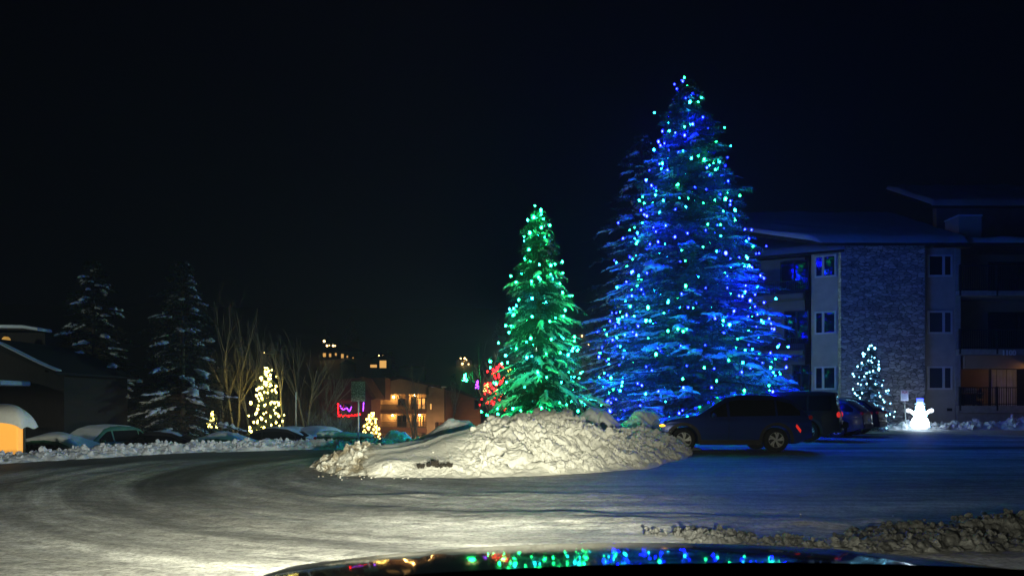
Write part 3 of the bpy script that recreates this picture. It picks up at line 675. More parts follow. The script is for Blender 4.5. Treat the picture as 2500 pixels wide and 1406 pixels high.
# ------------------------------------------------------------------ bare trees
def bare_tree(name, label, base, H, seed, spread=.45, mt='palebark', levels=4, r0=None, stems=1, cat='bare tree', group='bare trees beyond the road', lean=0, low=.35):
    rnd = random.Random(seed); T = thing(name, label, cat, base, 0, group); tr = MB(); cr = MB(); r0 = r0 or H * .014
    def grow(p, d, L, r, lev, m):
        n = 4; path = [p.copy()]; dd = d.copy()
        for k in range(n):
            dd = (dd + Vector((rnd.gauss(0, .10), rnd.gauss(0, .10), rnd.gauss(.03, .05)))).normalized(); p = p + dd * (L / n); path.append(p.copy())
        m.tube(path, [r * (1 - .5 * i / n) for i in range(n + 1)], 6 if lev == 0 else 4, cap=False)
        if lev >= levels: return
        nbr = rnd.randint(3, 5) if lev else rnd.randint(7, 10)
        for k in range(nbr):
            t = rnd.uniform(low if lev == 0 else .25, 1.0); i = min(int(t * n), n - 1); q = path[i].lerp(path[i + 1], t * n - i)
            a = rnd.uniform(0, 2 * math.pi); s = rnd.uniform(.6, 1.1) * spread * 1.3
            nd = (dd + Vector((math.cos(a) * s, math.sin(a) * s, .15))).normalized()
            grow(q, nd, L * rnd.uniform(.38, .62), r * (1 - .5 * t) * .5, lev + 1, cr)
    for s in range(stems):
        a = rnd.uniform(0, 6.28); k = .12 + .22 * (stems > 2)
        d = Vector((math.cos(a) * k * (stems > 1) + lean, math.sin(a) * k * (stems > 1), 1)).normalized()
        grow(Vector((.1 * s * math.cos(a), .1 * s * math.sin(a), -.1)), d, H * .82 * rnd.uniform(.85, 1), r0, 0, tr)
    tr.build('trunk', M[mt], T, True); cr.build('crown', M['twig'] if mt != 'palebark' else M['palebark'], T, True)
    return T
BTREES = [(572, 790, 60, 'tall forked bare aspen left of the golden spruce', 401, 2, .35), (610, 830, 64, 'thin bare aspen just right of the forked one', 402, 1, .3), (692, 795, 60, 'straight bare aspen right behind the golden spruce', 403, 1, .35),
          (745, 840, 66, 'bushy bare aspen midway between golden spruce and square sign', 404, 2, .4), (640, 850, 70, 'faint bare aspen rising behind the golden spruce', 405, 2, .4),
          (1018, 905, 82, 'slim bare sapling before the roof of the lit balconies', 406, 1, .3), (1100, 925, 84, 'slim bare sapling right of the lit balconies', 407, 1, .3), (1010, 950, 76, 'low branching bare tree in front of the lit windows', 408, 2, .5),
          (1428, 830, 62, 'bare tree seen between the green and the tall blue spruce', 409, 2, .4), (1165, 850, 120, 'far bare tree left of the red-lit tree', 410, 1, .4), (540, 880, 66, 'short bare tree beside the right dark spruce', 411, 2, .4),
          (782, 890, 70, 'grey bare tree before the maroon gable', 412, 2, .4)]
for px, py, Y, lb, sd, st, sp in BTREES:
    x = (px - 1250) / F * Y; zg = gz1(x, Y); bare_tree('bare_tree', lb, (x, Y, zg), (CAMZ + (HOR - py) / F * Y - zg), sd, sp, stems=st, levels=3, r0=.10)
for px, py, Y, lb, sd in [(820, 985, 46, 'leafless yellowish bush lit from below left of the square sign', 421), (790, 1000, 47, 'smaller leafless bush left of the yellowish one', 422), (850, 1020, 45, 'low twiggy bush at the foot of the square sign', 423)]:
    x = (px - 1250) / F * Y; zg = gz1(x, Y); bare_tree('bare_bush', lb, (x, Y, zg), (CAMZ + (HOR - py) / F * Y - zg), sd, .8, stems=6, levels=2, r0=.035, cat='bush', group='bare bushes beyond the road', low=.15)
rnd = random.Random(55); m = MB()
for k in range(900):
    px = rnd.uniform(470, 880); Y = rnd.uniform(66, 76); x = xz_(px, Y); zg = gz1(x, Y); h = rnd.uniform(1.8, 5.2) * (1 - .3 * (px > 800)); lx = rnd.gauss(0, .12) * h
    m.tube([(x, Y, zg), (x + lx * .4, Y, zg + h * .5), (x + lx, Y + rnd.gauss(0, .2), zg + h)], [.03, .02, .008], 3, cap=False)
    for q in range(3):
        t = rnd.uniform(.4, .9); a = (x + lx * t, Y, zg + h * t); m.tube([a, (a[0] + rnd.gauss(0, .35), Y + rnd.gauss(0, .2), a[2] + rnd.uniform(.3, .9))], [.014, .005], 3, cap=False)
tag(m.build('brush_thicket', M['twig'], None, True), 'tangled leafless brush behind the golden spruce', 'brush', kind='stuff')
# red lit tree beside the green one, and distant lit trees
def lit_tree(px, ptop, pbot, Y, wpx, m, n, label, tlabel, seed, r=.08, stems=3):
    x = (px - 1250) / F * Y; zg = gz1(x, Y); zt = CAMZ + (HOR - ptop) / F * Y; zb = CAMZ + (HOR - pbot) / F * Y; W = wpx / F * Y / 2
    bare_tree('bare_tree', tlabel, (x, Y, zg), zt - zg, seed, .5, mt='twig', stems=stems, levels=2, r0=.06, group='bare trees wrapped in coloured lights')
    rnd = random.Random(seed); zs, as_, rs = [], [], []
    for k in range(n):
        t = k / (n - 1); zs.append(zb - zg + (zt - zb) * t); as_.append(t * 19 + rnd.uniform(-.3, .3)); rs.append(W * (1 - t * .6) * rnd.uniform(.5, 1))
    string(label, (x, Y, zg), zs, as_, rs, [m], seed, jit=W * .12, scl=(.6, 1.2), mesh_r=r, group=None, wire=.012)
lit_tree(1214, 886, 1000, 46, 74, 'red_b', 98, 'red light string wrapping the bare tree left of the green spruce', 'bare tree wrapped in red bulbs left of the green spruce', 501, .05)
lit_tree(1246, 895, 940, 47, 22, 'warm_b', 12, 'short amber light string beside the red-lit tree', 'small bare tree with a few amber bulbs beside the red-lit tree', 502, .045)
lit_tree(1135, 912, 929, 120, 12, 'green_b', 22, 'tiny distant green light string between two hillside houses', 'distant little tree wrapped in green bulbs', 503, .09, 1)
lit_tree(1165, 928, 947, 110, 10, 'purple_b', 22, 'tiny distant purple light string left of the red-lit tree', 'distant little tree wrapped in purple bulbs', 504, .08, 1)
lit_tree(1187, 935, 957, 105, 16, 'warm_b', 14, 'tiny distant amber light string right of the purple one', 'distant little tree wrapped in amber bulbs', 505, .08, 1)

# ------------------------------------------------------------------ buildings
def window(parent, x0, x1, z0, z1, y, fw=.08, split=None, mp='pane', mf='frame', dep=.10, inset=.03):
    """frame proud of the wall that stands at y, pane inside it; faces -y"""
    m = MB(); a, b = y - dep + .03, y + .03
    m.box(x0, x0 + fw, a, b, z0, z1); m.box(x1 - fw, x1, a, b, z0, z1); m.box(x0 + fw, x1 - fw, a, b, z1 - fw, z1); m.box(x0 + fw, x1 - fw, a - .03, b, z0, z0 + fw)
    if split: xs = x0 + (x1 - x0) * split; m.box(xs - fw * .7, xs + fw * .7, a, b, z0 + fw, z1 - fw)
    o = m.build('window', M[mf], parent); bx('pane', M[mp], o, x0 + fw, x1 - fw, y - .035, y + .02, z0 + fw, z1 - fw)
    return o
def rail(parent, x0, x1, y, z0, z1, n, name='railing', post=.02, dy=0):
    m = MB(); m.box(x0, x1, y - .03, y + .03, z1 - .05, z1); m.box(x0, x1, y - .02, y + .02, z0 + .08, z0 + .12)
    for i in range(n + 1):
        x = x0 + (x1 - x0) * i / n; m.box(x - post / 2, x + post / 2, y - .012, y + .012, z0, z1 - .05)
    return m.build(name, M['rail'], parent)
def xz(px, Y): return (px - 1250) / F * Y
def zz(py, Y): return CAMZ + (HOR - py) / F * Y
# right condominium ------------------------------------------------
Yb = 42.0
C = thing('condominium', 'three-storey condominium with a tall ledge-stone tower and snowy roof on the right', 'condominium', (0, 0, 0))
xa, xb = xz(2053, Yb), xz(2258, Yb)            # stone tower
tz = zz(600, Yb)
bx('stone_tower', M['stone'], C, xa, xb, Yb, Yb + 3, -.3, tz)
yw = Yb + .55                                   # stucco bays either side of it
x1, x2 = xz(1990, yw), xz(2332, yw)
bx('wall', M['stucco'], C, xb, x2, yw, yw + 2.6, -.3, tz - .02)
th_ = R_(31)
def place(o, x, y, th):
    o.location = (x, y, 0); o.rotation_euler = (0, 0, -th); return o
ybk = Yb + .35 + (xa - x1) * math.tan(th_); lw = (xa - x1) / math.cos(th_)
place(bx('wall', M['stucco'], C, 0, lw, 0, .6, -.3, tz - .02), x1, ybk, th_)
for (t_, b_) in ((622, 676), (759, 815), (894, 951)):
    place(window(C, .18, lw - .10, zz(b_, yw), zz(t_, yw), 0, .09, .40), x1, ybk, th_)
    window(C, xz(2264, yw), xz(2324, yw), zz(b_, yw), zz(t_, yw), yw, .10, .64, 'pane' if t_ < 700 else 'pane2')
# recessed balcony bay at the right
yr = yw + 1.9
bx('wall', M['tan'], C, x2, x2 + 14, yr, yr + .4, -.3, tz - .02)
M['tanlite'] = mat('pale_stucco', (.48, .38, .30), .9, var=.08, scale=2, bump=.2)
for i, (t_, b_) in enumerate(((712, 723), (853, 867), (990, 1008))):
    bx('balcony_slab', M['concrete'], C, x2, x2 + 14, yw - .35, yr, zz(b_, yw), zz(t_, yw))
for i, (t_, b_) in enumerate(((650, 712), (805, 853), (945, 990))):
    rail(C, x2 + .05, x2 + 14, yw - .3, zz(b_, yw), zz(t_, yw), 110)
    m = MB()
    for k in range(5): m.box(x2 + .03 + k * 2.1, x2 + .13 + k * 2.1, yw - .36, yw - .27, zz(b_, yw) - .28, zz(t_, yw) + .03)
    m.build('railing_post', M['rail'], C)
bx('fascia_beam', M['tan'], C, x2 + .5, x2 + 14, yw - .1, yw + .12, zz(900, yw), zz(867.6, yw))
bx('pillar', M['concrete'], C, x2, x2 + .28, yw - .05, yr, -.3, tz - .05)
for (pa, pb, t_, b_, mp2) in ((2412, 2560, 762, 852, 'pane'), (2412, 2560, 640, 711, 'pane')):
    window(C, xz(pa, yr), xz(pb, yr), zz(b_, yr), zz(t_, yr), yr, .09, .5, mp2, 'darkframe')
dr = MB()
x0c = xz(2418, yr); n = 26
vs = []; 
for i in range(n + 1):
    x = x0c + 1.55 * i / n; yy = yr - .08 - .05 * math.sin(i * 1.9) - .02 * math.sin(i * .7); vs += [(x, yy, zz(992, yr)), (x, yy, zz(902, yr))]
dr.add(vs, [(2 * i, 2 * i + 2, 2 * i + 3, 2 * i + 1) for i in range(n)])
cu = dr.build('curtain', M['curtain'], C, True)
bx('patio_door', M['darkframe'], C, x0c - .1, x0c + 3.4, yr - .03, yr + .02, zz(992, yr), zz(898, yr))
bx('shutter', M['maroon'], C, xz(2340, yw) + .1, xz(2353, yw) + .1, yr - .08, yr - .01, zz(940, yr), zz(872, yr))
bx('foundation', M['concrete'], C, x2, x2 + 14, yw - .2, yr, -.4, zz(1009, yw))
for px in (2312,): bx('vent', M['darkframe'], C, xz(px, yw), xz(px + 12, yw), yw - .03, yw + .01, zz(1003, yw), zz(996, yw))
# left wing turned towards the tall tree
yl = yw + 1.5; tw = R_(27); ct, st_ = math.cos(tw), math.sin(tw)
def UL(px):
    r_ = (px - 1250) / F; return -(x1 - r_ * yl) / (ct + r_ * st_)
def ZL(py, px): return zz(py, yl - UL(px) * st_)
place(bx('wall', M['panel'], C, UL(1640), 0, 0, .5, -.3, tz - .25), x1, yl, tw)
for (pa, pb, t_, b_) in ((1905, 1975, 640, 712), (1915, 1975, 760, 840), (1935, 1978, 890, 980), (1790, 1850, 640, 712), (1790, 1850, 760, 840), (1722, 1760, 965, 1018)):
    place(window(C, UL(pa), UL(pb), ZL(b_, pa), ZL(t_, pa), 0, .07, .5, 'pane', 'darkframe'), x1, yl, tw)
for (t_, b_) in ((722, 734), (858, 870)): place(bx('balcony_slab', M['panel'], C, UL(1660), -.02, -1.0, 0, ZL(b_, 1950), ZL(t_, 1950)), x1, yl, tw)
for (t_, b_) in ((690, 722), (826, 858)): place(rail(C, UL(1660), -.05, -.97, ZL(b_, 1950), ZL(t_, 1950), 70), x1, yl, tw)
for px, w_ in ((1677, .7), (1715, .25), (1778, .25)): place(bx('pillar', M['stucco'], C, UL(px), UL(px) + w_, -1.2, -.9, -.2, ZL(955, px)), x1, yl, tw)
# roofs: sloping snow fields rising away from the eaves
def roof(x0, x1_, y0, z0, y1, z1, th=.28, nm='roof', skew=0):
    p_ = MB().prism([(y0, z0 - .22), (y1, z1 - .22), (y1, z1), (y0, z0)], x0, x1_, 'x')
    p_.v = [(x - skew * (x < x0 + .01) * (y > y0 + .1), y, z) for x, y, z in p_.v]; r_ = p_.build(nm, M['shingle'], C)
    ns, nt = 90, 26; s = np.linspace(0, 1, ns); t = np.linspace(0, 1, nt); S, T = np.meshgrid(s, t, indexing='ij')
    X = x0 - .08 + (x1_ - x0 + .16) * S; Y = y0 - .14 + (y1 - y0) * T; e = np.minimum(1, np.minimum(T * 14, np.minimum(S * 60, (1 - S) * 60))) ** .5
    Z = z0 - .03 + (z1 - z0) * T + e * th * (1 + .35 * fbm(X * .9, Y * .9, 81, 4)); Z = Z - .06 * (T < .001)
    Y = Y - .06 * fbm(X * 1.4, 0 * X, 83, 3) * (1 - T); X = X - skew * T * (1 - S)
    ix = np.arange(ns * nt).reshape(ns, nt); f = np.stack([ix[:-1, :-1], ix[1:, :-1], ix[1:, 1:], ix[:-1, 1:]], -1).reshape(-1, 4)
    np_mesh('roof_snow', np.stack([X, Y, Z], -1).reshape(-1, 3), f, M['cap'], r_)
    return r_
roof(x1 - .1, x2 + .1, Yb - .5, tz + .12, Yb + 8, tz + 3.7, skew=9)
r2_ = roof(UL(1630), 2.2, -1.3, tz - .15, 7.5, tz + 2.6); place(r2_, x1, yl, tw)
roof(x2 + .16, x2 + 15, yw - .6, tz + .22, yr + .6, tz + .75)
roof(x2 + 1.0, x2 + 15, yr + 2.2, zz(500, yr + 2.2), yr + 8, zz(462, yr + 8))
bx('upper_wall', M['panel'], C, x2 + 1.5, x2 + 15, yr + 2.6, yr + 3, tz + .3, zz(503, yr + 2.6))
ch_ = bx('chimney', M['stucco'], C, xz(2336, yw + 1), xz(2391, yw + 1), yw + .8, yw + 2.2, tz + .4, zz(530, yw + 1))
bx('chimney_cap', M['cap'], ch_, xz(2334, yw + 1), xz(2393, yw + 1), yw + .75, yw + 2.25, zz(530, yw + 1), zz(526, yw + 1), bevel=.03)
# number 1100 on the fascia
def text(s, size, mt, parent, loc, name='lettering', ext=.02, rot=(R_(90), 0, 0), bold=.0):
    cu = bpy.data.curves.new('lettering', 'FONT'); cu.body = s; cu.size = size; cu.extrude = ext; cu.offset = bold; cu.align_x = 'LEFT'
    tmp = bpy.data.objects.new('t', cu); COL.objects.link(tmp); bpy.context.view_layer.update()
    me = bpy.data.meshes.new_from_object(tmp); bpy.data.objects.remove(tmp); me.materials.clear(); me.materials.append(mt)
    o = link(name, me, parent); o.location = loc; o.rotation_euler = rot; return o
text('1100', .40, M['whitepaint'], C, (xz(2446, yw - .4), yw - .40, zz(868, yw) - .0), 'house_number', .02, bold=.012)
# entry lamp assumed past the right edge, from the warm light on the beam
L_ = thing('assumed_porch_lamp', 'assumed off-frame warm porch lamp lighting the beam under the 1100 number', 'lamp', (xz(2540, yw - .6), yw - .6, zz(905, yw)))
MB().lathe((0, 0, 0), [(.02, .25), (.11, .2), (.13, .12)], 12).build('lamp_shade', M['darkframe'], L_, True)
MB().ball((0, 0, .08), .035, 10, 8).build('bulb', M['porchbulb'], L_, True)
# barbecue grill on the ground balcony
G = thing('barbecue_grill', 'grey covered barbecue grill on the ground-floor balcony beside the curtain', 'grill', (xz(2364, yw + .6), yw + .6, zz(991, yw)))
MB().prism([(-.38, .75), (.38, .75), (.38, .9), (.28, 1.06), (-.28, 1.06), (-.38, .9)], -.25, .25).build('lid', M['steel'], G, bevel=.02)
bx('cabinet', M['darkframe'], G, -.34, .34, -.22, .22, .08, .7, bevel=.01); bx('side_shelf', M['steel'], G, .4, .7, -.2, .2, .72, .76)
for sx in (-.3, .3): MB().lathe((sx, -.02, .06), [(0, -.03), (.06, -.03), (.06, .03), (0, .03)], 12, 'y').build('wheel', M['tyre'], G)
MB().tube([(-.3, -.3, .86), (.3, -.3, .86)], .015).build('handle', M['chrome'], G)
Gp = thing('potted_plant', 'dark leafy plant standing between grill and curtain on the ground balcony', 'plant', (xz(2392, yw + .9), yw + .9, zz(991, yw)))
MB().lathe((0, 0, 0), [(0, .0), (.14, 0), (.19, .3), (.16, .3), (0, .28)], 16).build('pot', M['rust'], Gp, True)
m = MB(); rnd = random.Random(8)
for k in range(160):
    a = rnd.uniform(0, 6.28); e = rnd.uniform(.2, 1.4); L = rnd.uniform(.3, .95); d = Vector((math.cos(a) * math.cos(e) * .6, math.sin(a) * math.cos(e) * .6, math.sin(e))); s = Vector((-d.y, d.x, 0)).normalized() * .03
    b0 = Vector((0, 0, .28)) + d * L * .6; t0 = Vector((0, 0, .28)) + d * L + Vector((0, 0, -.06)); mm = (b0 + t0) / 2; m.add([b0, mm + s, t0, mm - s], [(0, 1, 2, 3)])
m.build('leaves', M['needle'], Gp)

# condominium with the lit balconies --------------------------------
Yc = 100.0
D = thing('apartment_building', 'tan gabled apartment building with two floors of glowing balconies in the middle distance', 'apartment building', (0, 0, 0))
def X(px): return xz(px, Yc)
def Z(py): return zz(py, Yc)
MB().prism([(X(922), Z(1075)), (X(1062), Z(1075)), (X(1062), Z(946)), (X(975), Z(923)), (X(922), Z(938))], Yc + 1.8, Yc + 7).build('wall', M['tan'], D)
m = MB()
m.prism([(X(922), Z(962)), (X(1045), Z(962)), (X(1045), Z(941)), (X(975), Z(924)), (X(924), Z(938))], Yc, Yc + 1.8)          # gable front over the balconies
m.box(X(922), X(928), Yc, Yc + 1.8, Z(1075), Z(962)); m.box(X(992), X(998), Yc, Yc + 1.8, Z(1075), Z(962)); m.box(X(1040), X(1062), Yc, Yc + 1.8, Z(1075), Z(944)); m.build('gable_front', M['tan'], D)
for t_, b_ in ((1001, 1010), (1044, 1056)): bx('balcony_slab', M['rust'], D, X(922), X(1042), Yc - .3, Yc + 1.8, Z(b_), Z(t_))
for t_, b_ in ((987, 1001), (1029, 1044)): rail(D, X(924), X(1042), Yc - .25, Z(b_), Z(t_), 46, post=.05)
def win2(x0, x1_, t_, b_, mm): window(D, X(x0), X(x1_), Z(b_), Z(t_), Yc + 1.8, .12, .5, mm, 'darkframe')
win2(966, 984, 973, 990, 'pane'); win2(1000, 1012, 968, 1000, 'pane'); win2(1014, 1036, 970, 1000, 'warmwin')
win2(964, 990, 1013, 1043, 'pane'); win2(1002, 1012, 1013, 1043, 'pane'); win2(1016, 1030, 1013, 1043, 'warmwin')
for (px, py) in ((958, 969), (1010, 965), (955, 1014), (1022, 1013)):
    o = MB().ball((X(px), Yc + 1.1, Z(py)), .09, 8, 6).build('ceiling_lamp', M['porchbulb'], D, True)
# roof slabs and the lower wing at right
def slab_roof(parent, pts, y0, y1, th=.35, snowm=None):
    m = MB()
    for (a, b), (c, d) in zip(pts[:-1], pts[1:]): m.prism([(a, b), (c, d), (c, d + th), (a, b + th)], y0, y1)
    r_ = m.build('roof', M['shingle'], parent)
    return r_
slab_roof(D, [(X(900), Z(949)), (X(975), Z(922)), (X(1078), Z(949))], Yc - .8, Yc + 14, .35)
bx('wall', M['rust'], D, X(1066), X(1172), Yc + 2.0, Yc + 8, Z(1075), Z(972))
slab_roof(D, [(X(1062), Z(945)), (X(1100), Z(953)), (X(1178), Z(978))], Yc + 1, Yc + 12, .4)
MB().prism([(X(1066), Z(972.2)), (X(1166), Z(972.2)), (X(1100), Z(954)), (X(1066), Z(947))], Yc + 2, Yc + 8).build('wall', M['rust'], D)
bx('chimney', M['tan'], D, X(1057), X(1085), Yc - .2, Yc + 1.7, Z(1030), Z(946)); bx('chimney_cap', M['cap'], D, X(1054), X(1089), Yc - .4, Yc + 2, Z(946), Z(943))
for px in (1052, 1056): window(D, X(px - 3), X(px + 3), Z(1000), Z(984), Yc - .0, .06, None, 'warmwin', 'darkframe') if px == 1052 else None
window(D, X(1155), X(1168), Z(1000), Z(975), Yc + 2.0, .1, None, 'pane', 'darkframe')
# maroon gabled house in front-left of it
E = thing('gabled_house', 'dark maroon gabled house with red and purple light strings left of the lit balconies', 'house', (0, 0, 0))
Ye = 84.0
def XE(px): return xz(px, Ye)
def ZE(py): return zz(py, Ye)
bx('wall', M['maroon'], E, XE(780), XE(906), Ye, Ye + 6, ZE(1090), ZE(975))
MB().prism([(XE(860), ZE(974.8)), (XE(914), ZE(974.8)), (XE(884), ZE(921))], Ye + .02, Ye + 6).build('gable', M['maroon'], E)
MB().prism([(XE(882), ZE(920)), (XE(888), ZE(920)), (XE(922), ZE(972)), (XE(914), ZE(976))], Ye - .8, Ye + 6.4).build('roof', M['rust'], E)
MB().prism([(XE(770), ZE(975)), (XE(866), ZE(975)), (XE(882), ZE(922)), (XE(790), ZE(926))], Ye + .4, Ye + 7).build('roof', M['maroon'], E)
bx('wall', M['rust'], E, XE(890), XE(922), Ye + 5, Ye + 9, ZE(975), ZE(918))
bx('balcony', M['rust'], E, XE(822), XE(882), Ye - 1.2, Ye, ZE(1024), ZE(1018))
rail(E, XE(822), XE(882), Ye - 1.15, ZE(1018), ZE(1006), 20, post=.04)
window(E, XE(836), XE(856), ZE(1012), ZE(985), Ye, .09, .5, 'pane', 'darkframe'); window(E, XE(840), XE(850), ZE(1034), ZE(1028), Ye, .06, None, 'warmwin', 'darkframe')
def hung(label, pts, mm, n, seed, r, Y, name='light_string'):
    T = thing(name, label, 'light string', (0, 0, 0), 0, 'strings of lights on the maroon house'); rnd = random.Random(seed)
    d = [Vector((xz(a, Y), Y, zz(b, Y))) for a, b in pts]; seg = [(d[i + 1] - d[i]).length for i in range(len(d) - 1)]; tot = sum(seg)
    MB().tube(d, .02, 4).build('wire', M['wire'], T); me = bulb_mesh('bulb', M[mm], r)
    for k in range(n):
        s = tot * k / (n - 1); i = 0
        while i < len(seg) - 1 and s > seg[i]: s -= seg[i]; i += 1
        o = link('bulb', me, T); o.location = d[i].lerp(d[i + 1], min(1, s / seg[i])) + Vector((0, -.06, rnd.uniform(-.07, .07)))
hung('red light string along the balcony front of the maroon house', [(826, 985), (826, 1015), (850, 1014), (880, 1011)], 'red_b', 40, 1, .07, Ye - 1.25)
hung('zigzag purple light string above the red one on the maroon house', [(831, 992), (838, 1001), (846, 995), (852, 1004), (858, 995)], 'purple_b', 26, 2, .055, Ye - 1.1)
hung('vertical purple light string at the right corner of the maroon house', [(888, 982), (887, 1002)], 'purple_b', 14, 3, .05, Ye - .3)

# chalet at the far left --------------------------------------------
H_ = thing('chalet', 'dark timber chalet with snowy sloping roofs at the left edge', 'chalet', (0, 0, 0))
Yh = 34.0
def XH(px): return xz(px, Yh)
def ZH(py): return zz(py, Yh)
M['timber'] = mat('dark_timber', (.018, .013, .010), .85, var=.3, scale=2, stretch=(6, 6, 1))
bx('wall', M['timber'], H_, XH(-320), XH(118), Yh + 1.2, Yh + 7, -1.6, ZH(905))
MB().prism([(XH(-60), ZH(820)), (XH(0), ZH(842)), (XH(138), ZH(908)), (XH(138), ZH(914)), (XH(-60), ZH(832))], Yh, Yh + 7.5).build('roof', M['shingle'], H_)
m = MB(); pa = [(-60, 818), (0, 840), (40, 860), (80, 880), (110, 894), (140, 906)]
for i, ((a, b), (c, d)) in enumerate(zip(pa[:-1], pa[1:])): m.prism([(XH(a), ZH(b)), (XH(c), ZH(d)), (XH(c), ZH(d - 4)), (XH(a), ZH(b - 4))], Yh - .12, Yh + .35)
m.build('roof_snow', M['cap'], H_, bevel=.05)
Yh2 = 40.0
bx('upper_wall', M['timber'], H_, xz(-300, Yh2), xz(110, Yh2), Yh2, Yh2 + 6, ZH(905), zz(812, Yh2))
MB().prism([(xz(-300, Yh2), zz(790, Yh2)), (xz(85, Yh2), zz(798, Yh2)), (xz(122, Yh2), zz(804, Yh2)), (xz(122, Yh2), zz(812, Yh2)), (xz(85, Yh2), zz(806, Yh2)), (xz(-300, Yh2), zz(800, Yh2))], Yh2 - 1, Yh2 + .2).build('roof', M['cap'], H_, bevel=.05)
bx('porch_roof', M['cap'], H_, XH(-200), XH(38), Yh - 1, Yh + 1.1, ZH(941), ZH(929), bevel=.06)
LB = thing('wall_lamp', 'round amber wall lamp high on the left chalet', 'lamp', (xz(15, Yh2 - 1.2), Yh2 - 1.2, zz(835, Yh2)))
MB().ball((0, 0, 0), .20, 12, 8).build('globe', emis('dim_amber_globe', (1, .5, .1), .35), LB, True); MB().lathe((0, 0, .18), [(.02, .12), (.12, .06), (.13, 0)], 12).build('bracket', M['darkframe'], LB)
# glowing box with its snow cap beside the road
Yk = 19.0
K_ = thing('lit_kiosk', 'glowing amber box under a thick rounded snow cap at the left road edge', 'kiosk', (xz(10, Yk), Yk + .35, gz1(xz(10, Yk), Yk)))
x0 = -1.3; zt = zz(1030, Yk) - gz1(xz(10, Yk), Yk)
bx('lit_panel', M['amberglow'], K_, x0, xz(28, Yk) - xz(10, Yk), -.12, .12, .12, zt, bevel=.03)
for a in (x0, xz(28, Yk) - xz(10, Yk)):
    for b in (.13,): bx('corner_post', M['darkframe'], K_, a - .03, a + .03, b - .03, b + .03, 0, zt)
bx('plinth', M['stone'], K_, x0 - .05, .5, -.2, .2, -.1, .12)
m = MB(); ns, nt = 40, 24; xr = xz(52, Yk) - xz(10, Yk)
vs = []; fs = []
for i in range(ns + 1):
    for j in range(nt + 1):
        u = i / ns * 2 - 1; v_ = j / nt * 2 - 1; e = max(0, 1 - abs(u) ** 4) ** .5 * max(0, 1 - abs(v_) ** 4) ** .5
        vs.append(((x0 - .3 + xr) / 2 + u * (xr - x0 + .3) / 2, v_ * .34, zt + .0 + e * .44 + .03 * math.sin(3 * u + 4 * v_) - .16 * (abs(u) ** 6)))
for i in range(ns):
    for j in range(nt): a = i * (nt + 1) + j; fs.append((a, a + nt + 1, a + nt + 2, a + 1))
n0 = len(vs); vs += [(x, y, zt - .02) for x, y, z_ in vs[:n0]]
for i in range(ns):
    for j in range(nt): a = n0 + i * (nt + 1) + j; fs.append((a, a + 1, a + nt + 2, a + nt + 1))
m.add(vs, fs).build('snow_cap', M['cap'], K_, True)

# houses on the far hill --------------------------------------------
def hill_house(px, py, Y, wpx, hpx, label, lights, wmat='tan', roofs=1, seed=0):
    """px,py: bottom middle. lights: (dx px, dy px above the bottom, w px, h px, kind)"""
    x, z = xz(px, Y), zz(py, Y); s = Y / F; W = wpx * s; Hh = hpx * s
    T = thing('hillside_house', label, 'house', (x, Y, z), 0, 'houses on the dark hillside')
    zg = gz1(x, Y) - z - 1
    bx('wall', M[wmat], T, -W / 2, W / 2, 0, W * .6, min(zg, -.5), Hh * .68)
    MB().prism([(-W * .56, Hh * .68), (W * .56, Hh * .68), (W * .06, Hh), (-W * .06, Hh)], -.5, W * .6 + .5).build('roof', M['shingle'], T)
    for i, (dx, dy, w_, h_, k) in enumerate(lights):
        if k == 'w':
            f_ = MB(); a, b, c, d = (dx - w_ / 2) * s, (dx + w_ / 2) * s, dy * s, (dy + h_) * s
            f_.box(a - .08, b + .08, -.08, .02, c - .08, c); f_.box(a - .08, b + .08, -.08, .02, d, d + .08); o = f_.build('window', M['darkframe'], T)
            bx('pane', M['warmwin'], o, a, b, -.06, .01, c, d)
        else:
            MB().ball((dx * s, -.3, dy * s), w_ * s / 2, 8, 6).build('lamp', M['warmspot'], T, True)
    return T
hill_house(838, 895, 240, 96, 55, 'long hillside house with a row of lit windows and lamps above them', [(-46, 24, 7, 9, 'w'), (-32, 24, 5, 8, 'w'), (-18, 27, 4, 6, 'w'), (-2, 21, 6, 10, 'w'), (10, 22, 3, 5, 'w'), (24, 20, 2, 3, 'w'), (-46, 62, 6, 6, 'l'), (-39, 51, 5, 5, 'l'), (-24, 51, 5, 5, 'l'), (-19, 50, 4, 4, 'l'), (-33, 52, 2, 2, 'l'), (-10, 50, 2, 2, 'l')], 'panel')
hill_house(848, 912, 200, 34, 34, 'squat hillside tower house with a dark domed roof', [(-4, 60, .5, .5, 'l')] if False else [], 'rust')
hill_house(930, 902, 190, 46, 40, 'hillside house with an open lit porch under two bright lamps', [(-18, 5, 16, 7, 'w'), (5, 4, 16, 18, 'w'), (-4, 34, 5, 7, 'l'), (5, 34, 4, 6, 'l')], 'panel')
hill_house(1133, 905, 230, 40, 38, 'hillside house under a cluster of amber lights right of the apartments', [(-8, 30, 5, 5, 'l'), (2, 30, 6, 6, 'l'), (6, 27, 4, 4, 'l'), (-4, 17, 5, 5, 'l'), (11, 16, 3, 3, 'l'), (-13, 27, 2.5, 2.5, 'l'), (0, 22, 3, 3, 'w')], 'panel')
hill_house(672, 885, 260, 60, 30, 'dim hillside house with three faint windows above the golden spruce', [(-26, 24, 2.5, 2.5, 'l'), (-8, 22, 3, 3, 'w'), (11, 2, 9, 4, 'w')], 'panel')
hill_house(1425, 826, 250, 26, 16, 'hillside cottage with one amber lamp between the two big spruces', [(-4, 6, 4, 6, 'l'), (12, -16, 3, 3, 'l')], 'panel')
hill_house(1005, 915, 170, 60, 26, 'low snowy-roofed hillside house right behind the apartments', [], 'panel')
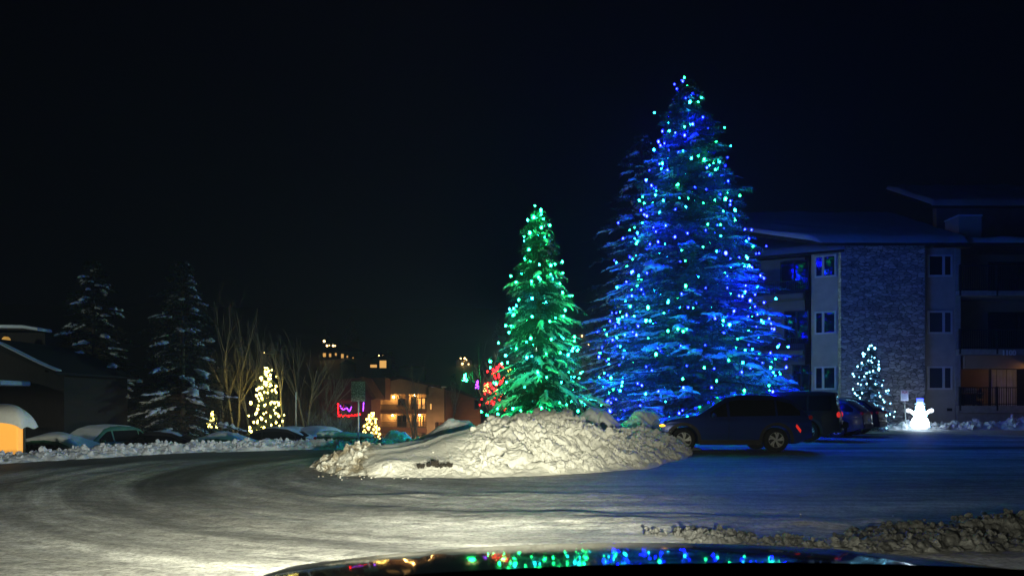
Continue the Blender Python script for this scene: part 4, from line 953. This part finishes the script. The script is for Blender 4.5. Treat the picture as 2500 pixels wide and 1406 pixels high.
# dark conifers on the hill
rnd = random.Random(77)
hp = spruce('hill_conifer', 'unlit conifer on the far hillside', (0, 0, 0), 9, 2.6, 151, nb=70, snow=0, mneed='needle2', needle=.6, nw=.2, dens=5, snoww=.2, per=6, cat='conifer', group='dark conifers on the far hillside')
first = True
for k in range(26):
    Y = rnd.uniform(150, 300); px = rnd.uniform(470, 1480); x = xz(px, Y); o = hp if first else copy_tree(hp); first = False
    o.location = (x, Y, gz1(x, Y) - .2); s = rnd.uniform(.6, 1.2); o.scale = (s, s, s); o.rotation_euler[2] = rnd.uniform(0, 6.28)

# ------------------------------------------------------------------ vehicles
def interp(xs, pts): return np.interp(xs, [p[0] for p in pts], [p[1] for p in pts])
def car(name, label, loc, rz, paint, L=4.62, W=1.86, H=1.66, wb=2.75, fo=.86, wr=.355, top=None, belt=.98, tail='taildim', marker=False, snow=0, boxy=False, group='cars parked by the tall tree'):
    """front points to -x; origin on the ground under the middle"""
    T = thing(name, label, 'car', loc, rz, group)
    xf = -L / 2; ax1 = xf + fo; ax2 = ax1 + wb
    top = top or [(0, .62), (.015, .80), (.06, .92), (.24, 1.06), (.30, 1.12), (.42, 1.56), (.50, H - .02), (.62, H), (.80, H - .04), (.90, H - .13), (.965, 1.16), (.99, 1.0), (1, .60)]
    tp = [(xf + a * L, b) for a, b in top]
    xs = np.unique(np.concatenate([np.linspace(xf, -xf, 110), [a for a, b in tp], ax1 + np.linspace(-1, 1, 25) * (wr + .07), ax2 + np.linspace(-1, 1, 25) * (wr + .07)]))
    def upper(x): return interp(x, tp)
    def lower(x):
        lo = .24 + .16 * smooth(-xf - .6, -xf, x) + .06 * (1 - smooth(xf, xf + .5, x)); ra = wr + .07
        for a in (ax1, ax2): q = ra ** 2 - (x - a) ** 2; lo = np.maximum(lo, np.where(q > 0, wr + np.sqrt(np.maximum(q, 0)), 0))
        return lo
    def half(x, z):
        pl = 1 - .13 * np.clip((np.abs(x) - (L / 2 - .75)) / .75, 0, 1) ** 2.2
        tum = np.where(z > belt, (z - belt) * (.20 if boxy else .34), 0)
        low = .04 * np.clip((.55 - z) / .3, 0, 1)
        crease = .012 * np.exp(-((z - .86) / .05) ** 2)
        return W / 2 * pl - tum - low + crease - .03 * np.clip((z - (upper(x) - .05)) / .05, 0, 1)
    nz = 22; tz_ = np.linspace(0, 1, nz); nc = 13
    rows = []
    for x in xs:
        lo = float(lower(np.array(x))); hi = float(upper(np.array(x))); hi = max(hi, lo + .02)
        z = lo + (hi - lo) * tz_; y = half(np.full(nz, x), z); side = np.stack([np.full(nz, x), -y, z], -1)
        c = np.linspace(-1, 1, nc)[1:-1]; ye = y[-1]; crown = np.stack([np.full(nc - 2, x), c * ye, hi + .035 * (1 - c ** 2)], -1)
        other = side[::-1] * np.array([1, -1, 1]); rows.append(np.vstack([side, crown, other]))
    A = np.array(rows); n, k, _ = A.shape; ix = np.arange(n * k).reshape(n, k)
    jx = np.roll(ix, -1, 1)
    f = np.stack([ix[:-1], jx[:-1], jx[1:], ix[1:]], -1).reshape(-1, 4)
    v = A.reshape(-1, 3); fl = [tuple(q) for q in f] + [tuple(ix[0][::-1]), tuple(ix[-1])]
    me = bpy.data.meshes.new('body'); me.from_pydata([tuple(p) for p in v], [], fl); me.materials.append(M[paint]); me.polygons.foreach_set('use_smooth', [True] * len(me.polygons)); me.update()
    bo = link('body', me, T)
    try:
        mm = bo.modifiers.new('e', 'EDGE_SPLIT'); mm.split_angle = R_(40)
    except Exception: pass
    # side glass
    xw0, xw1 = tp[4][0] + .35, tp[-3][0] - .22
    wins = [(xw0, ax1 + wb * .47), (ax1 + wb * .50, ax2 - .02), (ax2 + .04, xw1)]
    for sy, lab in ((-1, 0), (1, 1)):
        for (a, b) in wins:
            g_ = np.linspace(a, b, 14); V_ = []; 
            for x in g_:
                zt_ = min(float(upper(np.array(x))) - .12, H - .15); zb_ = belt + .03 + .05 * smooth(0, 1, np.array((x - xf) / L)); zt_ = max(zt_, zb_ + .01)
                for q in np.linspace(0, 1, 6): z = zb_ + (zt_ - zb_) * q; V_.append((x, sy * (float(half(np.array(x), np.array(z))) + .004), z))
            i2 = np.arange(14 * 6).reshape(14, 6); ff = np.stack([i2[:-1, :-1], i2[1:, :-1], i2[1:, 1:], i2[:-1, 1:]], -1).reshape(-1, 4)
            np_mesh('side_window', V_, ff if sy < 0 else ff[:, ::-1], M['carglass'], T)
    # windscreen and rear glass follow the top line
    def topglass(a, b, nm):
        g_ = np.linspace(a, b, 8); V_ = []
        for x in g_:
            hi = float(upper(np.array(x))); ye = float(half(np.array(x), np.array(hi))) * .93
            for c in np.linspace(-1, 1, 9): V_.append((x, c * ye, hi + .035 * (1 - (c * .93) ** 2) + .006))
        i2 = np.arange(72).reshape(8, 9); ff = np.stack([i2[:-1, :-1], i2[1:, :-1], i2[1:, 1:], i2[:-1, 1:]], -1).reshape(-1, 4); np_mesh(nm, V_, ff, M['carglass'], T)
    topglass(tp[4][0] + .04, tp[5][0] + .1, 'windscreen'); topglass(tp[-4][0] + .02, tp[-3][0] - .02, 'rear_window')
    # cladding round arches and sills
    for a in (ax1, ax2):
        for sy in (-1, 1):
            m = MB(); r0, r1 = wr + .06, wr + .15; vs = []; nn = 18
            for i in range(nn + 1):
                t = math.pi * i / nn * 1.1 - .05 * math.pi
                for r in (r0, r1): x = a + r * math.cos(t); z = wr + r * math.sin(t); vs.append((x, sy * (float(half(np.array(x), np.array(max(z, .3)))) + .012), z))
            m.add(vs, [(2 * i, 2 * i + 1, 2 * i + 3, 2 * i + 2) for i in range(nn)])
            m.build('wheel_arch_trim', M['clad'], T, True)
    for sy in (-1, 1):
        y = sy * (W / 2 - .035); bx('sill', M['clad'], T, ax1 + wr + .1, ax2 - wr - .1, min(y, y + sy * .035), max(y, y + sy * .035), .22, .36, bevel=.01)
    MB().box(xf - .015, xf + .06, -W * .34, W * .34, .3, .62).build('front_grille', M['clad'], T, bevel=.02)
    bx('rear_bumper', M['clad'], T, -xf - .12, -xf + .04, -W * .42, W * .42, .36, .56, bevel=.03)
    bx('number_plate', M['whitepaint'], T, -xf + .02, -xf + .05, -.25, .25, .66, .78)
    m = MB(); 
    for sx in (ax1 + wb * .485,):
        for sy in (-1, 1):
            z_ = np.linspace(.38, .98, 8); vs = []
            for z in z_:
                y = sy * (float(half(np.array(sx), np.array(z))) + .0015); vs += [(sx - .006, y, z), (sx + .006, y, z)]
            m.add(vs, [(2 * i, 2 * i + 1, 2 * i + 3, 2 * i + 2) for i in range(7)])
    m.build('door_seam', M['tyre'], T)
    for sy in (-1, 1):
        for hx in (ax1 + wb * .40, ax2 - .25):
            y = sy * (float(half(np.array(hx), np.array(.93))) + .018); MB().tube([(hx - .09, y, .93), (hx + .09, y, .93)], .012, 6).build('door_handle', M[paint], T)
        mx_ = tp[4][0] + .42; y = sy * (W / 2 - .03); mo = MB().ball((mx_, y + sy * .12, 1.06), (.07, .11, .075), 12, 8).build('wing_mirror', M[paint], T, True)
    # lamps
    for sy in (-1, 1):
        x = xf + .11; y = sy * (float(half(np.array(x + .06), np.array(.76))) - .02)
        MB().ball((x, y - sy * .05, .77), (.13, .07, .045), 12, 8).build('headlight', M['amber'] if (marker and sy < 0) else M['clear'], T, True)
        x = -xf - .06; y = sy * (float(half(np.array(x), np.array(.95))) - .03)
        MB().ball((x, y, 1.0), (.075, .07, .11 if boxy else .07), 12, 8).build('tail_light', M[tail], T, True)
        if marker and sy < 0:
            xr = ax2 + wr + .22; m = MB(); vs = []
            for i in range(5):
                xx = xr - .02 + i * .035; z = .78 - i * .045
                for dz in (-.035, .035): vs.append((xx + (.02 if dz > 0 else -.01), -(float(half(np.array(xx), np.array(z))) + .016), z + dz))
            m.add(vs, [(2 * i, 2 * i + 2, 2 * i + 3, 2 * i + 1) for i in range(4)]); m.build('rear_side_marker', M['tail'], T)  # reflector, its reflected light put in as a glow
    # wheels
    tyre = None
    for a in (ax1, ax2):
        for sy in (-1, 1):
            yc = sy * (W / 2 - .13)
            w_ = MB(); w_.lathe((0, 0, 0), [(wr * .60, -.10), (wr * .66, -.112), (wr * .93, -.112), (wr, -.085), (wr, .085), (wr * .93, .112), (wr * .66, .112), (wr * .60, .10)], 40, 'y')
            wo = w_.build('wheel', M['tyre'], T, True); wo.location = (a, yc, wr)
            r_ = MB(); R0 = wr * .66; ysd = sy * .10
            r_.lathe((0, 0, 0), [(R0, ysd * 1.02), (R0 * .93, ysd * 1.08), (R0 * .90, ysd * .6)], 40, 'y')
            for q in range(5):                      # five pairs of swept spokes
                for off in (-.13, .13):
                    t0 = q * 2 * math.pi / 5 + off * .9; t1 = t0 + .42 * (1 if off > 0 else .55); vs = []
                    for i in range(6):
                        u = i / 5; rr_ = R0 * (.16 + .78 * u); t = t0 + (t1 - t0) * u ** 1.3; hw = .020 + .010 * u
                        nxv, nzv = -math.sin(t), math.cos(t)
                        for sgn in (-1, 1): vs.append((rr_ * math.cos(t) + nxv * hw * sgn, ysd * (1.0 - .25 * (1 - u)), rr_ * math.sin(t) + nzv * hw * sgn))
                    r_.add(vs, [(2 * i, 2 * i + 2, 2 * i + 3, 2 * i + 1) for i in range(5)])
            r_.lathe((0, 0, 0), [(0, ysd * .86), (R0 * .2, ysd * .86), (R0 * .22, ysd * .7)], 16, 'y')
            r_.build('rim', M['alloy'], wo, False)
            MB().lathe((0, 0, 0), [(0, ysd * .35), (R0 * .92, ysd * .35)], 24, 'y').build('brake_disc', M['clad'], wo)
    if snow:
        ns, nt = 60, 26; S = np.linspace(xf + .05, -xf - .05, ns); V_ = []
        for x in S:
            hi = float(upper(np.array(x))); ye = float(half(np.array(x), np.array(hi))) + .01
            for c in np.linspace(-1, 1, nt):
                e = max(0, 1 - abs(c) ** 6) ** .5 * min(1, (x - xf) * 6, (-xf - x) * 6) ** .5
                V_.append((x, c * ye, hi + .035 * (1 - c * c) - .02 + e * snow * (1 + .25 * math.sin(x * 3 + c * 2))))
        i2 = np.arange(ns * nt).reshape(ns, nt); ff = np.stack([i2[:-1, :-1], i2[1:, :-1], i2[1:, 1:], i2[:-1, 1:]], -1).reshape(-1, 4); np_mesh('snow_cover', V_, ff, M['cap'], T)
    return T
suv_top = [(0, .60), (.012, .78), (.04, .90), (.12, .98), (.245, 1.06), (.43, 1.55), (.52, 1.645), (.62, 1.665), (.76, 1.62), (.86, 1.52), (.965, 1.13), (.99, 1.0), (1, .60)]
car('parked_car', 'navy blue SUV parked side-on between the snow bank and the other parked cars', (6.46, 22.3, 0), R_(1), 'navy', L=4.42, wb=2.68, fo=.66, top=suv_top, marker=True, tail='taildim')
boxt = [(0, .62), (.015, .86), (.05, .98), (.22, 1.10), (.28, 1.14), (.36, 1.68), (.44, 1.80), (.62, 1.84), (.86, 1.83), (.965, 1.78), (.985, 1.18), (.995, 1.0), (1, .60)]
c2 = car('parked_car', 'boxy black SUV with a red tail light parked right behind the navy one', (10.0, 28.4, 0), R_(-27), 'black', L=4.7, H=1.84, wr=.385, top=boxt, boxy=True, tail='tail', belt=1.08)
MB().box(2.36, 2.58, -.12, .12, .5, .74).build('spare_wheel', M['tyre'], c2, bevel=.05)
car('parked_car', 'dark car parked third in the row with only its right rear corner showing', (12.9, 32.2, 0), R_(-38), 'grey', top=suv_top, tail='taildim')
car('parked_car', 'dark car parked last in the row before the small icy tree', (15.0, 35.2, 0), R_(-38), 'black', top=suv_top, tail='taildim')
# cars in the lower lot across the road
sed = [(0, .50), (.015, .66), (.05, .76), (.26, .90), (.30, .93), (.42, 1.32), (.50, 1.42), (.60, 1.44), (.72, 1.38), (.80, 1.24), (.90, 1.02), (.985, .9), (1, .55)]
def lot_car(px, py_roof, Y, rz, paint, H, label, snow, **kw):
    x = xz(px, Y); z = zz(py_roof, Y) - H - snow; return car('parked_car', label, (x, Y, z), rz, paint, H=H, snow=snow, group='cars in the lower lot across the road', **kw)
lot_car(655, 1042, 33, R_(4), 'black', 1.44, 'dark sedan with a pale window left of the snow-covered cars in the lower lot', .03, top=sed, L=4.5, belt=.93)
lot_car(700, 1040, 38.5, R_(60), 'greenmetal', 1.5, 'snow-covered green-lit car just right of the dark sedan', .16, top=sed, L=4.5, belt=.93)
lot_car(765, 1039, 38.5, R_(60), 'greenmetal', 1.5, 'snow-covered green-lit car next to the green railing', .16, top=sed, L=4.5, belt=.93)
lot_car(108, 1058, 27, R_(0), 'greenmetal', 1.44, 'low car buried in pale green snow right of the amber box', .2, top=sed, L=4.4, belt=.93)
lot_car(236, 1040, 31, R_(75), 'greenmetal', 1.62, 'small van seen from behind below the left spruce', .04, top=suv_top, L=4.4)
lot_car(372, 1052, 32, R_(8), 'black', 1.44, 'dark car hidden up to its roof between the two dark spruces', .02, top=sed, L=4.5, belt=.93)
lot_car(520, 1056, 30, R_(0), 'greenmetal', 1.44, 'low snow-covered car left of the dark sedan', .2, top=sed, L=4.5, belt=.93)
# snow-topped green railing right of them
Rl = thing('railing_fence', 'green railing with a thick white snow top across the road right of the parked cars', 'fence', (0, 0, 0))
Yr = 30.0; zr0 = -1.4
m = MB()
for k in range(34): x = xz(775, Yr) + k * (xz(912, Yr) - xz(775, Yr)) / 33; m.box(x - .02, x + .02, Yr - .02, Yr + .02, zr0, zz(1069, Yr))
m.box(xz(772, Yr), xz(915, Yr), Yr - .04, Yr + .04, zz(1070, Yr), zz(1066, Yr)); m.box(xz(772, Yr), xz(915, Yr), Yr + .05, Yr + .12, zr0, zz(1071, Yr)); m.build('railing', M['greenmetal'], Rl)
m = MB(); rnd = random.Random(4); pth = []
for k in range(26): pth.append((xz(772 + k * 5.6, Yr), Yr, zz(1060.5 + .028 * k * 2 + rnd.uniform(-1, 1), Yr)))
m.tube(pth, [.02] + [.13 + rnd.uniform(-.025, .03) for _ in range(24)] + [.02], 9, sq=.8).build('snow_cap', M['cap'], Rl, True)

# the car we look over ----------------------------------------------
O = thing('foreground_car', 'glossy black car hood crossing the bottom edge and mirroring the tree lights', 'car', (.36, 1.5, 0))
ns, nt = 90, 70; u = np.linspace(-1.03, 1.03, ns)
V_ = []; s_ = np.linspace(0, 1, nt)
for x in u:
    yf = .60 - .05 * (abs(x) / 1.03) ** 3            # plan curve of the nose
    for s in s_:
        if s < .6:                                    # hood panel, rising backwards
            q = s / .6; y = -.62 + (yf + .62) * q; slope_z = .062 * (1 - q ** 2.6)
            z = 1.007 + slope_z - .060 * x * x
            z += .004 * math.exp(-((abs(x) - .55) / .05) ** 2)
        else:                                         # rolled lip and nose
            a = (s - .6) / .4; th = a * 1.5; y = yf + .17 * math.sin(th); z = 1.007 - .060 * x * x - .004 * a - .24 * (1 - math.cos(th))
        z -= .5 * max(0, abs(x) - .97) ** 1.3
        V_.append((x, y, z))
ix = np.arange(ns * nt).reshape(ns, nt); f = np.stack([ix[:-1, :-1], ix[1:, :-1], ix[1:, 1:], ix[:-1, 1:]], -1).reshape(-1, 4)
np_mesh('hood', V_, f, M['hood'], O)
MB().prism([(-.96, .35), (.96, .35), (.95, .66), (.90, .74), (-.90, .74), (-.95, .66)], .60, .78).build('front_bumper', M['hood'], O, bevel=.05)
for s in (-1, 1):
    MB().prism([(-.6, .45), (.66, .35), (.68, .66), (.5, .86), (-.6, .93)], s * .985 - .03, s * .985 + .03, 'x').build('fender', M['hood'], O, bevel=.02)
    w_ = MB().lathe((0, 0, 0), [(.05, -.1), (.3, -.1), (.34, -.07), (.34, .07), (.3, .1), (.05, .1)], 32, 'y').build('wheel', M['tyre'], O, True); w_.location = (s * .82, 0, .34); w_.rotation_euler = (0, 0, R_(90))
    MB().ball((s * .73, .82, .66), (.14, .06, .07), 14, 10).build('headlight', M['clear'], O, True)
MB().prism([(-.5, .79), (.5, .79), (.5, .56), (-.5, .56)], .785, .80).build('front_grille', M['clad'], O)
# dashboard top under the windscreen
V_ = []; nn = 60
for i in range(nn + 1):
    X_ = -1.35 + 2.6 * i / nn; px = 1250 + (X_ + .46) / .75 * F
    V_.append((X_, i))
m = MB(); vs = []
for i in range(nn + 1):
    X_ = -1.05 + 2.35 * i / nn; c = 1.2405 - .10 * (X_ + .11) ** 2
    vs += [(X_, -.75, c), (X_, -.77, c - .012), (X_, -1.35, c - .07), (X_, -1.37, c - .4)]
m.add(vs, [(4 * i + k, 4 * i + k + 1, 4 * i + k + 5, 4 * i + k + 4) for i in range(nn) for k in range(3)]).build('dashboard', M['dash'], O, True)
for h in HEAD:
    h.parent = O; h.location = Vector(h.location) - Vector((.36, 1.5, 0)) + Vector((0, .0, 0))

# ------------------------------------------------------------------ snowman and signs
Ys = 38.8; S = thing('lit_snowman', 'glowing white snowman with raised arms and blue top hat on the berm', 'snowman', (xz(2246, Ys), Ys, .10))
M['glow'] = emis('glowing_white_shell', (.78, .90, 1.0), 5); M['hatglow'] = emis('blue_lit_hat', (.03, .05, 1.0), 9); M['hatwhite'] = emis('icy_hat_band', (.4, .75, 1.0), 2.5)
MB().lathe((0, 0, 0), [(0, 0), (.30, 0), (.42, .12), (.44, .3), (.36, .52), (.28, .60), (.31, .70), (.30, .84), (.20, .97), (.12, 1.0)], 24).build('body', M['glow'], S, True)
MB().ball((0, 0, 1.10), (.20, .20, .19), 18, 12).build('head', M['glow'], S, True)
for s in (-1, 1): MB().tube([(s * .22, 0, .80), (s * .38, 0, .82), (s * .50, 0, .92), (s * .60, 0, .93)], [.09, .085, .08, .10], 10).build('arm', M['glow'], S, True); MB().ball((s * .60, 0, .94), .10, 12, 8).build('mitten', M['glow'], S, True)
h_ = MB().lathe((0, 0, 1.27), [(0, 0), (.24, 0), (.24, .03), (.155, .04), (.15, .13), (0, .13)], 20).build('hat', M['hatwhite'], S, True); MB().lathe((0, 0, 1.40), [(.15, 0), (.16, .16), (0, .17)], 20).build('hat_crown', M['hatglow'], h_, True)
bx('carrot_nose', M['amber'], S, -.015, .015, -.30, -.19, 1.09, 1.12)
rnd = random.Random(12)
z, az_, r = np.linspace(.05, 1.2, 70), np.arange(70) * 2.4, np.interp(np.linspace(.05, 1.2, 70), [0, .12, .3, .6, .7, .84, .95, 1.1, 1.2], [.32, .42, .44, .28, .31, .30, .22, .2, .18])
string('white light string wound tightly round the glowing snowman', (xz(2246, Ys), Ys, .10), z, az_, r + .01, ['ice_b'], 390, jit=.008, scl=(.5, .8), mesh_r=.028)
Y1 = 39.6; P1 = thing('parking_sign', 'small white parking sign on a thin leaning post left of the snowman', 'sign', (xz(2213, Y1), Y1, 0), 0)
MB().tube([(0, 0, -.1), (-.10, 0, 1.5), (-.13, 0, 2.15)], .03, 8).build('post', M['steel'], P1)
sg = bx('sign_board', M['whitepaint'], P1, -.33, .08, -.06, -.035, 1.55, 2.12, bevel=.01)
m = MB(); m.box(-.30, .05, -.066, -.061, 1.91, 2.09); m.build('sign_header', mat('pink_header', (.62, .42, .42), .5), sg)
m = MB()
for cx_ in (-.22, -.05): m.ball((cx_, -.07, 2.02), (.035, .006, .035), 12, 8)
m.box(-.18, -.08, -.074, -.067, 1.93, 1.955); m.build('symbols', M['signred'], sg)
m = MB()
for k in range(4): m.box(-.29, .03 - .05 * (k % 2), -.068, -.062, 1.62 + k * .065, 1.64 + k * .065)
m.build('lettering', M['signgrey'], sg)
Y2 = 25.2; P2 = thing('street_sign', 'square snow-crusted grey sign on a post at the far road edge', 'sign', (xz(875, Y2), Y2, gz1(xz(875, Y2), Y2)))
gs = gz1(xz(875, Y2), Y2)
MB().tube([(0, 0, -.2), (.0, 0, zz(932, Y2) - gs)], .032, 8).build('post', M['steel'], P2)
def speckle():
    m = mat('crusted_sign_face', (.30, .31, .30), .5); nt = m.node_tree; N = nt.nodes; K = nt.links; b = N['Principled BSDF']
    tc = N.new('ShaderNodeTexCoord'); v = N.new('ShaderNodeTexNoise'); v.inputs['Scale'].default_value = 22; v.inputs['Detail'].default_value = 6; v.inputs['Roughness'].default_value = .8; K.new(tc.outputs['Object'], v.inputs[0])
    r = N.new('ShaderNodeValToRGB'); r.color_ramp.elements[0].position = .48; r.color_ramp.elements[1].position = .6; r.color_ramp.elements[0].color = (.14, .15, .14, 1); r.color_ramp.elements[1].color = (.85, .87, .85, 1)
    K.new(v.outputs[0], r.inputs[0]); K.new(r.outputs[0], b.inputs['Base Color']); return m
hw = 17 / F * Y2
bx('sign_board', speckle(), P2, -hw, hw, -.05, -.034, zz(980, Y2) - gs, zz(931, Y2) - gs, bevel=.01)
Y3 = 27.5; P3 = thing('bay_marker', 'small blue-lit slatted marker board just above the roof of the navy car', 'sign', (xz(1789, Y3), Y3, 0))
MB().tube([(0, 0, -.1), (0, 0, 1.6)], .03, 8).build('post', M['steel'], P3)
m = MB(); m.box(-.10, -.02, -.06, -.035, 1.45, 1.84); m.box(.02, .10, -.06, -.035, 1.45, 1.84); m.box(-.02, .02, -.055, -.04, 1.50, 1.56); m.box(-.02, .02, -.055, -.04, 1.7, 1.76); m.build('sign_board', M['whitepaint'], P3)
Y4 = 50; P4 = thing('utility_post', 'slim grey post standing among the bare trees left of the square sign', 'post', (xz(722, Y4), Y4, gz1(xz(722, Y4), Y4)))
MB().tube([(0, 0, -.2), (0, 0, zz(958, Y4) - gz1(xz(722, Y4), Y4))], [.07, .055], 10).build('shaft', M['steel'], P4); MB().lathe((0, 0, zz(958, Y4) - gz1(xz(722, Y4), Y4)), [(.055, 0), (.075, .02), (.05, .08), (0, .09)], 12).build('cap', M['steel'], P4, True)

# ------------------------------------------------------------------ lamps assumed from the lit lot and facade (heads out of frame or hidden)
def assumed_lamp(x, y, h, e, label, col=(.50, 1.0, .74)):  # an unseen lamp, assumed from the light on its surroundings
    g_ = gz1(x, y); T = thing('assumed_lamp', label, 'street lamp', (x, y, g_), 0, 'assumed lamps out of view')
    MB().tube([(0, 0, -.2), (0, 0, h - .1), (.0, -.3, h + .1), (0, -.8, h + .12)], [.09, .06, .05, .045], 10).build('pole', M['steel'], T, True)
    MB().prism([(-.16, -.04), (.16, -.04), (.12, .08), (-.12, .08)], -1.35, -.75).build('lamp_head', M['steel'], T).location = (0, 0, h + .12)
    l = bpy.data.lights.new('assumed_lamp_light', 'POINT'); l.energy = e; l.color = col; l.shadow_soft_size = .08
    o = bpy.data.objects.new('assumed_lamp_light', l); COL.objects.link(o); o.parent = T; o.location = (0, -1.05, h + .02)
assumed_lamp(-34, 30, 7.5, 1300, 'assumed tall lot lamp beyond the left edge of the frame', (.8, 1.0, .88))  # assumed, for the light on the left spruces
assumed_lamp(1.6, 48, 6.2, 2800, 'assumed lot lamp hidden behind the green spruce')  # assumed, for the green light over the lower lot cars
assumed_lamp(-7.6, 92, 1.0, 3600, 'assumed low amber lamp added unseen behind the snow drift to warm the apartment facade', (1.0, .6, .3))  # assumed source, added out of sight to light the facade warm

# ------------------------------------------------------------------ thin air volume added to spread a glow round the bulbs
hz = bx('glow_haze', M['snow'], None, -1000, 1000, -60, 1700, -8, 130); tag(hz, kind='stuff')
hm = bpy.data.materials.new('bulb_glow_haze'); hm.use_nodes = True; nt_ = hm.node_tree; nt_.nodes.remove(nt_.nodes['Principled BSDF'])
v_ = nt_.nodes.new('ShaderNodeVolumePrincipled'); v_.inputs['Density'].default_value = .0008; v_.inputs['Color'].default_value = (.75, .82, 1, 1)
nt_.links.new(v_.outputs[0], nt_.nodes['Material Output'].inputs['Volume']); hz.data.materials.clear(); hz.data.materials.append(hm)
